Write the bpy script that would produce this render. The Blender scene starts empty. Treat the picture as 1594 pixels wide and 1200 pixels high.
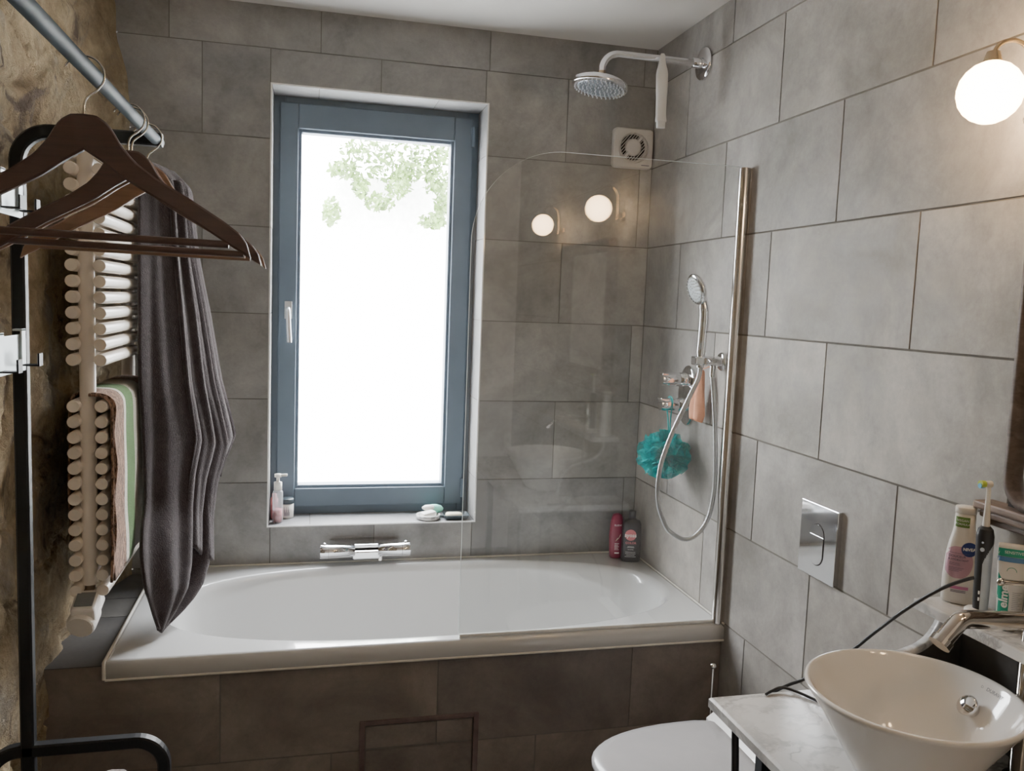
import bpy, bmesh, math, random
from mathutils import Vector, Matrix, noise
random.seed(7)
C = bpy.context.scene.collection
PI = math.pi
H, W = .3015, .6015          # tile height and width
RIM = .60                    # bath rim above floor
CEIL = 2.55

# ------------------------------------------------------------------ materials
def new_mat(name):
    m = bpy.data.materials.new(name); m.use_nodes = True
    nt = m.node_tree; nt.nodes.clear()
    out = nt.nodes.new('ShaderNodeOutputMaterial')
    return m, nt, out

def pri(nt, col=(.5,.5,.5), rough=.5, metal=0., **kw):
    p = nt.nodes.new('ShaderNodeBsdfPrincipled')
    p.inputs['Base Color'].default_value = (*col, 1)
    p.inputs['Roughness'].default_value = rough
    p.inputs['Metallic'].default_value = metal
    for k, v in kw.items(): p.inputs[k.replace('_', ' ')].default_value = v
    return p

def nz(nt, scale, detail=4, rough=.55, vec=None, dist=0.):
    n = nt.nodes.new('ShaderNodeTexNoise')
    n.inputs['Scale'].default_value = scale; n.inputs['Detail'].default_value = detail
    n.inputs['Roughness'].default_value = rough; n.inputs['Distortion'].default_value = dist
    if vec is not None: nt.links.new(vec, n.inputs['Vector'])
    return n

def ramp(nt, fac, stops):
    r = nt.nodes.new('ShaderNodeValToRGB')
    el = r.color_ramp.elements
    while len(el) < len(stops): el.new(.5)
    for e, (p, c) in zip(el, stops):
        e.position = p; e.color = (*c, 1) if len(c) == 3 else c
    nt.links.new(fac, r.inputs['Fac'])
    return r

def mixc(nt, fac, a, b, mode='MIX'):
    m = nt.nodes.new('ShaderNodeMix'); m.data_type = 'RGBA'; m.blend_type = mode
    if isinstance(fac, (int, float)): m.inputs[0].default_value = fac
    else: nt.links.new(fac, m.inputs[0])
    for i, x in ((6, a), (7, b)):
        if isinstance(x, tuple): m.inputs[i].default_value = (*x, 1)
        else: nt.links.new(x, m.inputs[i])
    return m.outputs[2]

def bump(nt, p, h, strength=.2, dist=.01):
    b = nt.nodes.new('ShaderNodeBump'); b.inputs['Strength'].default_value = strength
    b.inputs['Distance'].default_value = dist
    nt.links.new(h, b.inputs['Height']); nt.links.new(b.outputs[0], p.inputs['Normal'])

def objvec(nt):
    return nt.nodes.new('ShaderNodeTexCoord').outputs['Object']

def simple(name, col, rough=.5, metal=0., var=.12, scale=18., bmp=0., bscale=60., **kw):
    """principled with a little procedural mottling"""
    m, nt, out = new_mat(name)
    p = pri(nt, col, rough, metal, **kw)
    v = objvec(nt)
    n = nz(nt, scale, 3, .6, v)
    a = tuple(max(0, c*(1-var)) for c in col); b = tuple(min(1, c*(1+var)) for c in col)
    r = ramp(nt, n.outputs['Fac'], [(.3, a), (.7, b)])
    nt.links.new(r.outputs[0], p.inputs['Base Color'])
    if bmp:
        bump(nt, p, nz(nt, bscale, 3, .6, v).outputs['Fac'], bmp, .004)
    nt.links.new(p.outputs[0], out.inputs['Surface'])
    return m

def tile_mat(name, dark, light, rough=.55, warm=(1, 1, 1)):
    m, nt, out = new_mat(name)
    p = pri(nt, light, rough)
    geo = nt.nodes.new('ShaderNodeNewGeometry')
    at = nt.nodes.new('ShaderNodeAttribute'); at.attribute_name = 'tile'
    vm = nt.nodes.new('ShaderNodeVectorMath'); vm.operation = 'MULTIPLY_ADD'
    nt.links.new(at.outputs['Vector'], vm.inputs[0]); vm.inputs[1].default_value = (17, 23, 31)
    nt.links.new(geo.outputs['Position'], vm.inputs[2])
    v = vm.outputs[0]
    n1 = nz(nt, 3.2, 7, .62, v, .6)
    n2 = nz(nt, 13, 6, .7, v, .3)
    n3 = nz(nt, 85, 4, .7, v)
    mid = tuple((a+b)/2 for a, b in zip(dark, light))
    r1 = ramp(nt, n1.outputs['Fac'], [(.32, dark), (.5, mid), (.66, light)])
    r2 = ramp(nt, n2.outputs['Fac'], [(.28, (.72, .72, .72)), (.5, (1, 1, 1)), (.75, (1.16, 1.15, 1.13))])
    c = mixc(nt, .75, r1.outputs[0], r2.outputs[0], 'MULTIPLY')
    r3 = ramp(nt, n3.outputs['Fac'], [(.3, (.9, .9, .9)), (.7, (1.08, 1.08, 1.08))])
    c = mixc(nt, .7, c, r3.outputs[0], 'MULTIPLY')
    # per-tile tone
    sx = nt.nodes.new('ShaderNodeSeparateXYZ'); nt.links.new(at.outputs['Vector'], sx.inputs[0])
    r4 = ramp(nt, sx.outputs['X'], [(0, (.88, .88, .9)), (1, (1.1, 1.08, 1.05))])
    c = mixc(nt, 1., c, r4.outputs[0], 'MULTIPLY')
    # pale scratches of limescale
    n5 = nz(nt, 42, 5, .8, v, 1.5)
    r5 = ramp(nt, n5.outputs['Fac'], [(.66, (0, 0, 0)), (.74, (1, 1, 1))])
    n6 = nz(nt, 4, 2, .5, v)
    r6 = ramp(nt, n6.outputs['Fac'], [(.5, (0, 0, 0)), (.65, (.5, .5, .5))])
    f = mixc(nt, 1., r5.outputs[0], r6.outputs[0], 'MULTIPLY')
    c = mixc(nt, f, c, tuple(min(1, x*1.5) for x in light))
    nt.links.new(c, p.inputs['Base Color'])
    rr = ramp(nt, n2.outputs['Fac'], [(.3, (rough-.1,)*3), (.7, (rough+.1,)*3)])
    nt.links.new(rr.outputs[0], p.inputs['Roughness'])
    bump(nt, p, n3.outputs['Fac'], .12, .003)
    nt.links.new(p.outputs[0], out.inputs['Surface'])
    return m

def pane_mat(name, tint=(1, 1, 1), ior=1.5, refl=1.0, frost=0.):
    """thin clear pane: see-through plus one clean reflection from the side that is looked at"""
    m, nt, out = new_mat(name)
    t = nt.nodes.new('ShaderNodeBsdfTransparent'); t.inputs[0].default_value = (*tint, 1)
    g = nt.nodes.new('ShaderNodeBsdfGlossy'); g.inputs['Roughness'].default_value = 0.0
    g.inputs['Color'].default_value = (1, 1, 1, 1)
    fr = nt.nodes.new('ShaderNodeFresnel'); fr.inputs['IOR'].default_value = ior
    geo = nt.nodes.new('ShaderNodeNewGeometry')
    inv = nt.nodes.new('ShaderNodeMath'); inv.operation = 'SUBTRACT'; inv.inputs[0].default_value = refl
    mulb = nt.nodes.new('ShaderNodeMath'); mulb.operation = 'MULTIPLY'; mulb.inputs[1].default_value = refl
    nt.links.new(geo.outputs['Backfacing'], mulb.inputs[0]); nt.links.new(mulb.outputs[0], inv.inputs[1])
    mul = nt.nodes.new('ShaderNodeMath'); mul.operation = 'MULTIPLY'
    nt.links.new(fr.outputs[0], mul.inputs[0]); nt.links.new(inv.outputs[0], mul.inputs[1])
    mx = nt.nodes.new('ShaderNodeMixShader')
    nt.links.new(mul.outputs[0], mx.inputs[0]); nt.links.new(t.outputs[0], mx.inputs[1]); nt.links.new(g.outputs[0], mx.inputs[2])
    s = mx.outputs[0]
    if frost:
        d = nt.nodes.new('ShaderNodeBsdfTranslucent'); d.inputs[0].default_value = (.9, .95, .93, 1)
        df = nt.nodes.new('ShaderNodeBsdfDiffuse'); df.inputs[0].default_value = (.8, .86, .84, 1)
        ad = nt.nodes.new('ShaderNodeMixShader'); ad.inputs[0].default_value = .5
        nt.links.new(d.outputs[0], ad.inputs[1]); nt.links.new(df.outputs[0], ad.inputs[2])
        m2 = nt.nodes.new('ShaderNodeMixShader'); m2.inputs[0].default_value = frost
        nt.links.new(s, m2.inputs[1]); nt.links.new(ad.outputs[0], m2.inputs[2]); s = m2.outputs[0]
    nt.links.new(s, out.inputs['Surface'])
    return m

def emis_mat(name, col, strength):
    m, nt, out = new_mat(name)
    lw = nt.nodes.new('ShaderNodeLayerWeight'); lw.inputs['Blend'].default_value = .35
    r = ramp(nt, lw.outputs['Facing'], [(0, (1, 1, 1)), (1, (.55, .5, .42))])
    c = mixc(nt, 1., r.outputs[0], col, 'MULTIPLY')
    e = nt.nodes.new('ShaderNodeEmission'); e.inputs[1].default_value = strength
    nt.links.new(c, e.inputs[0]); nt.links.new(e.outputs[0], out.inputs['Surface'])
    return m

def marble_mat(name):
    m, nt, out = new_mat(name)
    p = pri(nt, (.7, .69, .67), .22)
    v = objvec(nt)
    n0 = nz(nt, 3, 5, .6, v)
    add = nt.nodes.new('ShaderNodeVectorMath'); add.operation = 'MULTIPLY_ADD'
    nt.links.new(n0.outputs['Color'], add.inputs[0]); add.inputs[1].default_value = (.45, .45, .45); nt.links.new(v, add.inputs[2])
    n1 = nz(nt, 5.5, 5, .6, add.outputs[0], .8)
    r1 = ramp(nt, n1.outputs['Fac'], [(.43, (0, 0, 0)), (.495, (1, 1, 1)), (.56, (0, 0, 0))])
    n2 = nz(nt, 8, 3, .5, v)
    r2 = ramp(nt, n2.outputs['Fac'], [(.35, (.1, .1, .1)), (.7, (.75, .75, .75))])
    f = mixc(nt, 1., r1.outputs[0], r2.outputs[0], 'MULTIPLY')
    n3 = nz(nt, 2.5, 4, .6, v)
    base = ramp(nt, n3.outputs['Fac'], [(.35, (.52, .51, .5)), (.6, (.68, .67, .65))])
    c = mixc(nt, f, base.outputs[0], (.15, .148, .147))
    nt.links.new(c, p.inputs['Base Color']); nt.links.new(p.outputs[0], out.inputs['Surface'])
    return m

def stone_mat(name):
    m, nt, out = new_mat(name)
    p = pri(nt, (.3, .25, .17), .92)
    p.inputs['Specular IOR Level'].default_value = .2
    geo = nt.nodes.new('ShaderNodeNewGeometry'); v = geo.outputs['Position']
    n1 = nz(nt, 2.4, 6, .65, v, .9); n2 = nz(nt, 8, 7, .72, v, .8); n3 = nz(nt, 34, 6, .75, v)
    r1 = ramp(nt, n1.outputs['Fac'], [(.30, (.27, .25, .21)), (.42, (.42, .325, .205)), (.54, (.50, .41, .275)), (.68, (.35, .325, .28))])
    r2 = ramp(nt, n2.outputs['Fac'], [(.28, (.30, .26, .22)), (.42, (.80, .76, .70)), (.56, (1.0, .97, .92)), (.74, (1.35, 1.3, 1.2))])
    c = mixc(nt, .95, r1.outputs[0], r2.outputs[0], 'MULTIPLY')
    n4 = nz(nt, 4.2, 6, .62, v, 1.4)
    r4 = ramp(nt, n4.outputs['Fac'], [(.58, (0, 0, 0)), (.66, (.9, .9, .9))])
    c = mixc(nt, r4.outputs[0], c, (.11, .078, .058))
    r5 = ramp(nt, n3.outputs['Fac'], [(.3, (.75, .75, .75)), (.7, (1.2, 1.2, 1.2))])
    c = mixc(nt, .8, c, r5.outputs[0], 'MULTIPLY')
    nt.links.new(c, p.inputs['Base Color'])
    h = nt.nodes.new('ShaderNodeMath'); h.operation = 'ADD'
    nt.links.new(n2.outputs['Fac'], h.inputs[0]); nt.links.new(n3.outputs['Fac'], h.inputs[1])
    bump(nt, p, h.outputs[0], 1., .03)
    nt.links.new(p.outputs[0], out.inputs['Surface'])
    return m

def wood_mat(name, dark, light, rough=.38, axis_scale=(3, 40, 40)):
    m, nt, out = new_mat(name)
    p = pri(nt, light, rough)
    v = objvec(nt)
    mp = nt.nodes.new('ShaderNodeMapping'); mp.inputs['Scale'].default_value = axis_scale
    nt.links.new(v, mp.inputs['Vector'])
    n = nz(nt, 2.2, 5, .6, mp.outputs[0], .6)
    r = ramp(nt, n.outputs['Fac'], [(.3, dark), (.7, light)])
    nt.links.new(r.outputs[0], p.inputs['Base Color'])
    bump(nt, p, n.outputs['Fac'], .08, .003)
    nt.links.new(p.outputs[0], out.inputs['Surface'])
    return m

def towel_mat(name, stops, axis=None, pos=None, fluff=.9, mott=.25):
    """terry cloth; with axis/pos the colours run as bands of world position"""
    m, nt, out = new_mat(name)
    p = pri(nt, (.1, .08, .08), 1.)
    p.inputs['Sheen Weight'].default_value = .22
    p.inputs['Sheen Roughness'].default_value = .5
    p.inputs['Specular IOR Level'].default_value = .1
    v = nt.nodes.new('ShaderNodeTexCoord').outputs['Object']
    nf = nz(nt, 260, 3, .7, v); nm = nz(nt, 45, 4, .7, v)
    if pos:
        sx = nt.nodes.new('ShaderNodeSeparateXYZ'); nt.links.new(v, sx.inputs[0])
        mr = nt.nodes.new('ShaderNodeMapRange'); mr.inputs[1].default_value = pos[0]; mr.inputs[2].default_value = pos[1]
        nt.links.new(sx.outputs[axis], mr.inputs[0])
        r = ramp(nt, mr.outputs[0], stops); r.color_ramp.interpolation = 'CONSTANT'
        c = r.outputs[0]
        # mottled terry on the brown bands only (alpha of the ramp marks them)
        mpn = nt.nodes.new('ShaderNodeMapping'); mpn.inputs['Scale'].default_value = (1, 1.6, .35); nt.links.new(v, mpn.inputs['Vector'])
        nb = nz(nt, 120, 4, .8, mpn.outputs[0], 1.)
        rb = ramp(nt, nb.outputs['Fac'], [(.46, (.45, .40, .36)), (.54, (2.2, 2.1, 1.95))])
        cm = mixc(nt, 1., c, rb.outputs[0], 'MULTIPLY')
        c = mixc(nt, r.outputs['Alpha'], cm, c)
    else:
        r = ramp(nt, nm.outputs['Fac'], stops); c = r.outputs[0]
    rf = ramp(nt, nf.outputs['Fac'], [(.3, (1-mott,)*3), (.7, (1+mott,)*3)])
    c = mixc(nt, 1., c, rf.outputs[0], 'MULTIPLY')
    nt.links.new(c, p.inputs['Base Color'])
    bump(nt, p, nf.outputs['Fac'], fluff, .004)
    nt.links.new(p.outputs[0], out.inputs['Surface'])
    return m

M = {}
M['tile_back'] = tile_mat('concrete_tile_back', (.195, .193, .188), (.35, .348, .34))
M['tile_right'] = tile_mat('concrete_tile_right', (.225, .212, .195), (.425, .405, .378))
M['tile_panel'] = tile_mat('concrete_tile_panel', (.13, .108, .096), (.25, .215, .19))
M['tile_reveal'] = tile_mat('concrete_tile_reveal', (.17, .172, .172), (.25, .25, .248))
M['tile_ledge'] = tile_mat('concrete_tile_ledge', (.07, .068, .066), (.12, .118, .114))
M['grout'] = simple('grout', (.145, .137, .127), .9)
M['grout_r'] = simple('grout_right', (.165, .15, .13), .9)
M['plaster'] = simple('ceiling_plaster', (.66, .64, .61), .85, var=.03, scale=3)
M['floor'] = tile_mat('floor_tile', (.10, .095, .09), (.18, .172, .16), .5)
M['stone'] = stone_mat('rubble_stone')
M['trimwhite'] = simple('white_edge_trim', (.86, .86, .85), .25, var=.02, Coat_Weight=.6)
M['enamel'] = simple('white_bath_enamel', (.60, .60, .59), .2, var=.015, scale=3, Coat_Weight=1., Coat_Roughness=.03)
M['ceramic'] = simple('white_ceramic', (.78, .755, .72), .08, var=.015, scale=3, Coat_Weight=.5, Coat_Roughness=.03)
M['seat'] = simple('white_toilet_plastic', (.50, .49, .50), .25, var=.02)
M['sealant'] = simple('yellowed_sealant', (.72, .69, .62), .6)
M['frame'] = simple('haze_tinted_window_frame', (.135, .18, .232), .45, var=.06, scale=6)  # anthracite frame lightened to blue-grey, daylight haze put into its colour
M['silver'] = simple('satin_silver', (.62, .64, .66), .3, .8, var=.04)
M['chrome'] = simple('chrome', (.80, .80, .82), .055, 1., var=.02)
M['chrome_s'] = simple('satin_chrome', (.78, .75, .72), .16, 1., var=.03)
M['nickel'] = simple('polished_nickel', (.62, .58, .53), .1, 1., var=.04)
M['hosem'] = simple('silver_hose', (.50, .51, .52), .3, .8, var=.05, scale=200)
M['black'] = simple('black_powder_coat', (.014, .016, .019), .48, .0, var=.1, Specular_IOR_Level=.22)
M['glareplate'] = simple('window_glare_on_metal', (.62, .70, .74), .35, .2, var=.06)  # pale colour stands in for window glare on black rack metal
M['radiator'] = simple('cream_radiator_paint', (.82, .76, .68), .3, var=.03)
M['valvew'] = simple('white_valve_plastic', (.86, .83, .79), .35, var=.03)
M['display'] = simple('grey_display', (.16, .17, .17), .2)
M['brasspipe'] = simple('tarnished_pipe', (.25, .2, .15), .4, .7)
M['hanger'] = wood_mat('dark_hanger_wood', (.055, .027, .02), (.085, .042, .03))
M['hanger2'] = wood_mat('hanger_wood_lighter_tone', (.16, .085, .048), (.25, .135, .075))  # same hanger wood in a lighter tone, for the back hangers
M['wire'] = simple('hook_wire', (.6, .55, .48), .22, 1.)
M['towel'] = towel_mat('dark_terry', [(.3, (.028, .0195, .020)), (.7, (.050, .036, .037))])
M['green'] = towel_mat('striped_terry', [(0, (.17, .105, .075, 0)), (.285, (.60, .58, .50, 1)), (.325, (.055, .125, .028, 1)), (.50, (.33, .30, .24, 1)), (.74, (.13, .08, .06, 0))], axis='Y', pos=(-.265, .275))
M['greyrug'] = towel_mat('grey_striped_cloth', [(.3, (.08, .06, .055)), (.7, (.45, .42, .40))], mott=.3)
M['glass'] = pane_mat('clear_screen_glass', (.985, .992, .988), 1.5, 1.35)
M['glassedge'] = pane_mat('glass_edge', (.75, .85, .82), 1.5, 1., frost=.95)  # pale translucent mix stands in for light gathered in the pane's edge
M['winglass'] = pane_mat('window_pane', (1, 1, 1), 1.45, .5)
M['seal'] = simple('clear_grey_seal', (.66, .66, .63), .3)
M['globe'] = emis_mat('opal_globe', (1., .68, .38), 36.)
M['rail'] = simple('slate_painted_rail', (.035, .055, .07), .55, .0, var=.08, Specular_IOR_Level=.06)
M['brass'] = simple('aged_brass', (.55, .45, .32), .25, 1.)
M['fanw'] = simple('white_fan_plastic', (.60, .57, .53), .4, var=.03)
M['fandark'] = simple('recess_shade_and_dark_block', (.03, .026, .024), .8)  # flat dark for shade in fan and button gap, and the dark corner block
M['whiteplastic'] = simple('white_plastic', (.70, .70, .69), .4, var=.04)
M['bottlewhite'] = simple('white_bottle', (.70, .67, .62), .3, var=.02)
M['cap_white'] = simple('white_cap', (.74, .70, .64), .35, var=.02)
M['greenlab'] = simple('green_label', (.10, .21, .03), .5)
M['navy'] = simple('navy_label', (.012, .03, .17), .4)
M['pink'] = simple('pink_label', (.52, .30, .37), .5)
M['pinkd'] = simple('dark_pink_label', (.55, .17, .33), .5)
M['ink'] = simple('dark_print', (.10, .08, .14), .6)
M['inkgrey'] = simple('grey_print', (.25, .25, .25), .6)
M['inkwhite'] = simple('white_print', (.8, .8, .78), .6)
M['teal'] = simple('teal_label', (.0, .27, .16), .45)
M['blue'] = simple('blue_label', (.06, .17, .36), .45)
M['rubberblk'] = simple('black_rubber', (.018, .018, .02), .45)
M['bluehandle'] = simple('pale_blue_handle', (.50, .56, .62), .35)
M['brushgreen'] = simple('lime_bristle', (.45, .55, .08), .6)
M['brushblue'] = simple('blue_bristle', (.12, .42, .65), .6)
M['magenta'] = simple('crimson_bottle', (.25, .025, .06), .35)
M['shampoo'] = simple('black_bottle', (.022, .018, .022), .35)
M['coral'] = simple('coral_disc', (.62, .17, .19), .5)
M['cream'] = simple('cream_soap', (.72, .66, .50), .5)
M['mint'] = simple('mint_plastic', (.22, .60, .48), .5)
M['pouf'] = simple('teal_mesh', (.005, .42, .42), .6, var=.35, scale=30)
M['peach'] = simple('peach_cloth', (.60, .27, .16), .9, var=.12, bmp=.3)
M['marble'] = marble_mat('white_grey_marble')
M['slate'] = simple('dark_slate_board', (.075, .069, .064), .5, var=.2)
M['blackdish'] = simple('dark_grey_dish', (.05, .065, .075), .4)
M['darkwood'] = wood_mat('carved_dark_wood', (.05, .033, .025), (.15, .105, .08), .5, (30, 4, 30))
M['ledgewood'] = wood_mat('brown_ledge_wood', (.10, .065, .045), (.24, .17, .13), .5, (30, 4, 30))
M['mirror'] = simple('mirror_glass', (.8, .8, .8), .02, 1., var=.0)
M['hatch'] = simple('dark_red_hatch_frame', (.13, .09, .085), .6, var=.3)
M['clearpl'] = pane_mat('clear_plastic', (.70, .66, .70), 1.4, 1., frost=.22)
M['pinkliquid'] = simple('pink_plastic', (.75, .30, .30), .4)
M['leaf'] = simple('pale_leaf', (.085, .15, .03), .6, var=.5, scale=4)
M['patio'] = simple('bright_terrace', (.8, .8, .78), .8)

# ------------------------------------------------------------------ mesh builder
class MB:
    def __init__(s): s.v = []; s.f = []; s.sm = []; s.tile = []
    def add(s, vs, fs, smooth=False, t=(0, 0, 0)):
        o = len(s.v); s.v += [Vector(v) for v in vs]
        for f in fs: s.f.append(tuple(i+o for i in f)); s.sm.append(smooth); s.tile.append(t)
        return s
    def box(s, a, b, bev=0., t=(0, 0, 0), rot=None, piv=None):
        x0, y0, z0 = (min(p, q) for p, q in zip(a, b)); x1, y1, z1 = (max(p, q) for p, q in zip(a, b))
        if bev <= 0:
            vs = [(x0,y0,z0),(x1,y0,z0),(x1,y1,z0),(x0,y1,z0),(x0,y0,z1),(x1,y0,z1),(x1,y1,z1),(x0,y1,z1)]
            fs = [(0,3,2,1),(4,5,6,7),(0,1,5,4),(1,2,6,5),(2,3,7,6),(3,0,4,7)]
            vs = [Vector(v) for v in vs]
        else:
            bm = bmesh.new(); bmesh.ops.create_cube(bm, size=1)
            for v in bm.verts: v.co = Vector(((x0+x1)/2+v.co.x*(x1-x0), (y0+y1)/2+v.co.y*(y1-y0), (z0+z1)/2+v.co.z*(z1-z0)))
            bmesh.ops.bevel(bm, geom=bm.edges[:], offset=bev, segments=2, profile=.5, affect='EDGES')
            bm.verts.index_update()
            vs = [v.co.copy() for v in bm.verts]; fs = [tuple(v.index for v in f.verts) for f in bm.faces]; bm.free()
        if rot is not None:
            pv = Vector(piv) if piv else Vector(((x0+x1)/2, (y0+y1)/2, (z0+z1)/2))
            vs = [rot @ (v-pv)+pv for v in vs]
        return s.add(vs, fs, False, t)
    def tube(s, path, r, n=12, caps=True, closed=False, flat=None, square=False):
        P = [Vector(p) for p in path]; m = len(P)
        R = r if isinstance(r, (list, tuple)) else [r]*m
        T = []
        for i in range(m):
            if closed: a, b = P[i-1], P[(i+1) % m]
            else: a, b = P[max(0, i-1)], P[min(m-1, i+1)]
            T.append((b-a).normalized())
        ref = Vector((0, 0, 1)) if abs(T[0].z) < .9 else Vector((0, 1, 0))
        if flat is not None: ref = Vector(flat)
        u = (ref - T[0]*ref.dot(T[0])).normalized(); rings = []
        for i in range(m):
            u = (u - T[i]*u.dot(T[i])).normalized(); w = T[i].cross(u)
            ring = []
            for k in range(n):
                a = 2*PI*(k+.5)/n
                c_, s_ = math.cos(a), math.sin(a)
                if square:
                    q = max(abs(c_), abs(s_)); 
                    e = .93; c_, s_ = max(-e, min(e, c_/q)), max(-e, min(e, s_/q))
                    c_, s_ = c_/e, s_/e
                ring.append(P[i] + (u*c_ + w*s_)*R[i])
            rings.append(ring)
        vs = [v for g in rings for v in g]; fs = []
        for i in range(m-1+(1 if closed else 0)):
            j = (i+1) % m
            for k in range(n): fs.append((i*n+k, i*n+(k+1) % n, j*n+(k+1) % n, j*n+k))
        s.add(vs, fs, not square)
        if caps and not closed:
            o = len(s.v)-len(vs)
            s.add(rings[0], [tuple(range(n))[::-1]]); s.add(rings[-1], [tuple(range(n))])
        return s
    def lathe(s, prof, c=(0, 0, 0), n=32, axis='Z', sx=1., sy=1., mat=None, smooth=True):
        vs = []; fs = []
        for r, z in prof:
            for k in range(n):
                a = 2*PI*k/n; vs.append(Vector((r*math.cos(a)*sx, r*math.sin(a)*sy, z)))
        for i in range(len(prof)-1):
            for k in range(n): fs.append((i*n+k, i*n+(k+1) % n, (i+1)*n+(k+1) % n, (i+1)*n+k))
        if prof[0][0] > 1e-5: fs.append(tuple(range(n))[::-1])
        if prof[-1][0] > 1e-5: fs.append(tuple((len(prof)-1)*n+k for k in range(n)))
        if mat is None:
            if axis == 'X': mat = Matrix(((0,0,1),(0,1,0),(-1,0,0)))
            elif axis == 'Y': mat = Matrix(((1,0,0),(0,0,1),(0,-1,0)))
            else: mat = Matrix.Identity(3)
        c = Vector(c); s.add([mat @ v + c for v in vs], fs, smooth)
        return s
    def prism(s, poly, d0, d1, plane='XZ', o=(0, 0, 0)):
        """2D polygon extruded along the axis left out of `plane`"""
        def tr(p, d):
            a, b = p
            return Vector({'XZ': (a, d, b), 'YZ': (d, a, b), 'XY': (a, b, d)}[plane]) + Vector(o)
        n = len(poly)
        s.add([tr(p, d0) for p in poly]+[tr(p, d1) for p in poly],
              [tuple(range(n)), tuple(range(2*n-1, n-1, -1))]+[(i, i+n, (i+1) % n+n, (i+1) % n) for i in range(n)])
        return s
    def grid(s, pts, smooth=True, t=(0,0,0), flip=False):
        r, c = len(pts), len(pts[0]); vs = [p for row in pts for p in row]
        fs = [(i*c+j, i*c+j+1, (i+1)*c+j+1, (i+1)*c+j) for i in range(r-1) for j in range(c-1)]
        if flip: fs = [f[::-1] for f in fs]
        return s.add(vs, fs, smooth, t)
    def build(s, name, mat, parent=None, fix=True, bev=0., sub=0, solid=0., tiles=False, auto=True):
        me = bpy.data.meshes.new(name)
        off = Vector(parent['_loc']) if parent is not None and '_loc' in parent else Vector((0, 0, 0))
        me.from_pydata([tuple(v-off) for v in s.v], [], s.f); me.update()
        me.polygons.foreach_set('use_smooth', s.sm)
        if tiles:
            a = me.attributes.new('tile', 'FLOAT_VECTOR', 'FACE')
            for i, t in enumerate(s.tile): a.data[i].vector = t
        if fix:
            bm = bmesh.new(); bm.from_mesh(me)
            bmesh.ops.recalc_face_normals(bm, faces=bm.faces[:]); bm.to_mesh(me); bm.free()
        for mm in (mat if isinstance(mat, (list, tuple)) else [mat]): me.materials.append(mm)
        o = bpy.data.objects.new(name, me); C.objects.link(o)
        if parent is not None: o.parent = parent; o['_loc'] = tuple(off)
        if solid:
            q = o.modifiers.new('solid', 'SOLIDIFY'); q.thickness = solid; q.offset = 0
        if bev:
            q = o.modifiers.new('bevel', 'BEVEL'); q.width = bev; q.segments = 2; q.limit_method = 'ANGLE'; q.angle_limit = math.radians(40)
        if sub:
            q = o.modifiers.new('sub', 'SUBSURF'); q.levels = sub; q.render_levels = sub
        return o

def thing(name, label, cat, loc=(0, 0, 0), group=None):
    o = bpy.data.objects.new(name, None); C.objects.link(o); o.location = loc; o['_loc'] = tuple(loc)
    o.empty_display_size = .05
    o['label'] = label; o['category'] = cat
    if group: o['group'] = group
    return o
def tag(o, label, cat, group=None, kind=None):
    o['label'] = label; o['category'] = cat
    if group: o['group'] = group
    if kind: o['kind'] = kind
    return o
def struct(o): o['kind'] = 'structure'; return o
def dup(root, loc, label=None, group=None, rz=0.):
    r = root.copy(); C.objects.link(r); r.location = loc; r.rotation_euler[2] += rz
    if label: r['label'] = label
    if group: r['group'] = group
    for ch in list(root.children):
        c = ch.copy(); C.objects.link(c); c.parent = r
        for g in list(ch.children):
            d = g.copy(); C.objects.link(d); d.parent = c
    return r

def smooth_path(pts, n=8, closed=False):
    P = [Vector(p) for p in pts]; out = []; m = len(P)
    rng = range(m) if closed else range(m-1)
    for i in rng:
        if closed: p0, p1, p2, p3 = P[i-1], P[i], P[(i+1) % m], P[(i+2) % m]
        else: p0, p1, p2, p3 = P[max(i-1, 0)], P[i], P[i+1], P[min(i+2, m-1)]
        for k in range(n):
            t = k/n
            out.append(.5*((2*p1)+(p2-p0)*t+(2*p0-5*p1+4*p2-p3)*t*t+(3*p1-p0-3*p2+p3)*t**3))
    if not closed: out.append(P[-1])
    return out

def fillet(pts, r, n=8):
    """polyline with rounded corners"""
    P = [Vector(p) for p in pts]; out = [P[0]]
    for i in range(1, len(P)-1):
        a = (P[i-1]-P[i]).normalized(); b = (P[i+1]-P[i]).normalized()
        rr = r if not isinstance(r, (list, tuple)) else r[i-1]
        th = a.angle(b); d = rr/math.tan(th/2)
        cc = P[i]+(a+b).normalized()*(rr/math.sin(th/2))
        s0, s1 = P[i]+a*d-cc, P[i]+b*d-cc
        for k in range(n+1):
            t = k/n; ang = s0.angle(s1)
            v = (s0*math.sin((1-t)*ang)+s1*math.sin(t*ang))/math.sin(ang)
            out.append(cc+v)
    out.append(P[-1])
    return out

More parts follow.
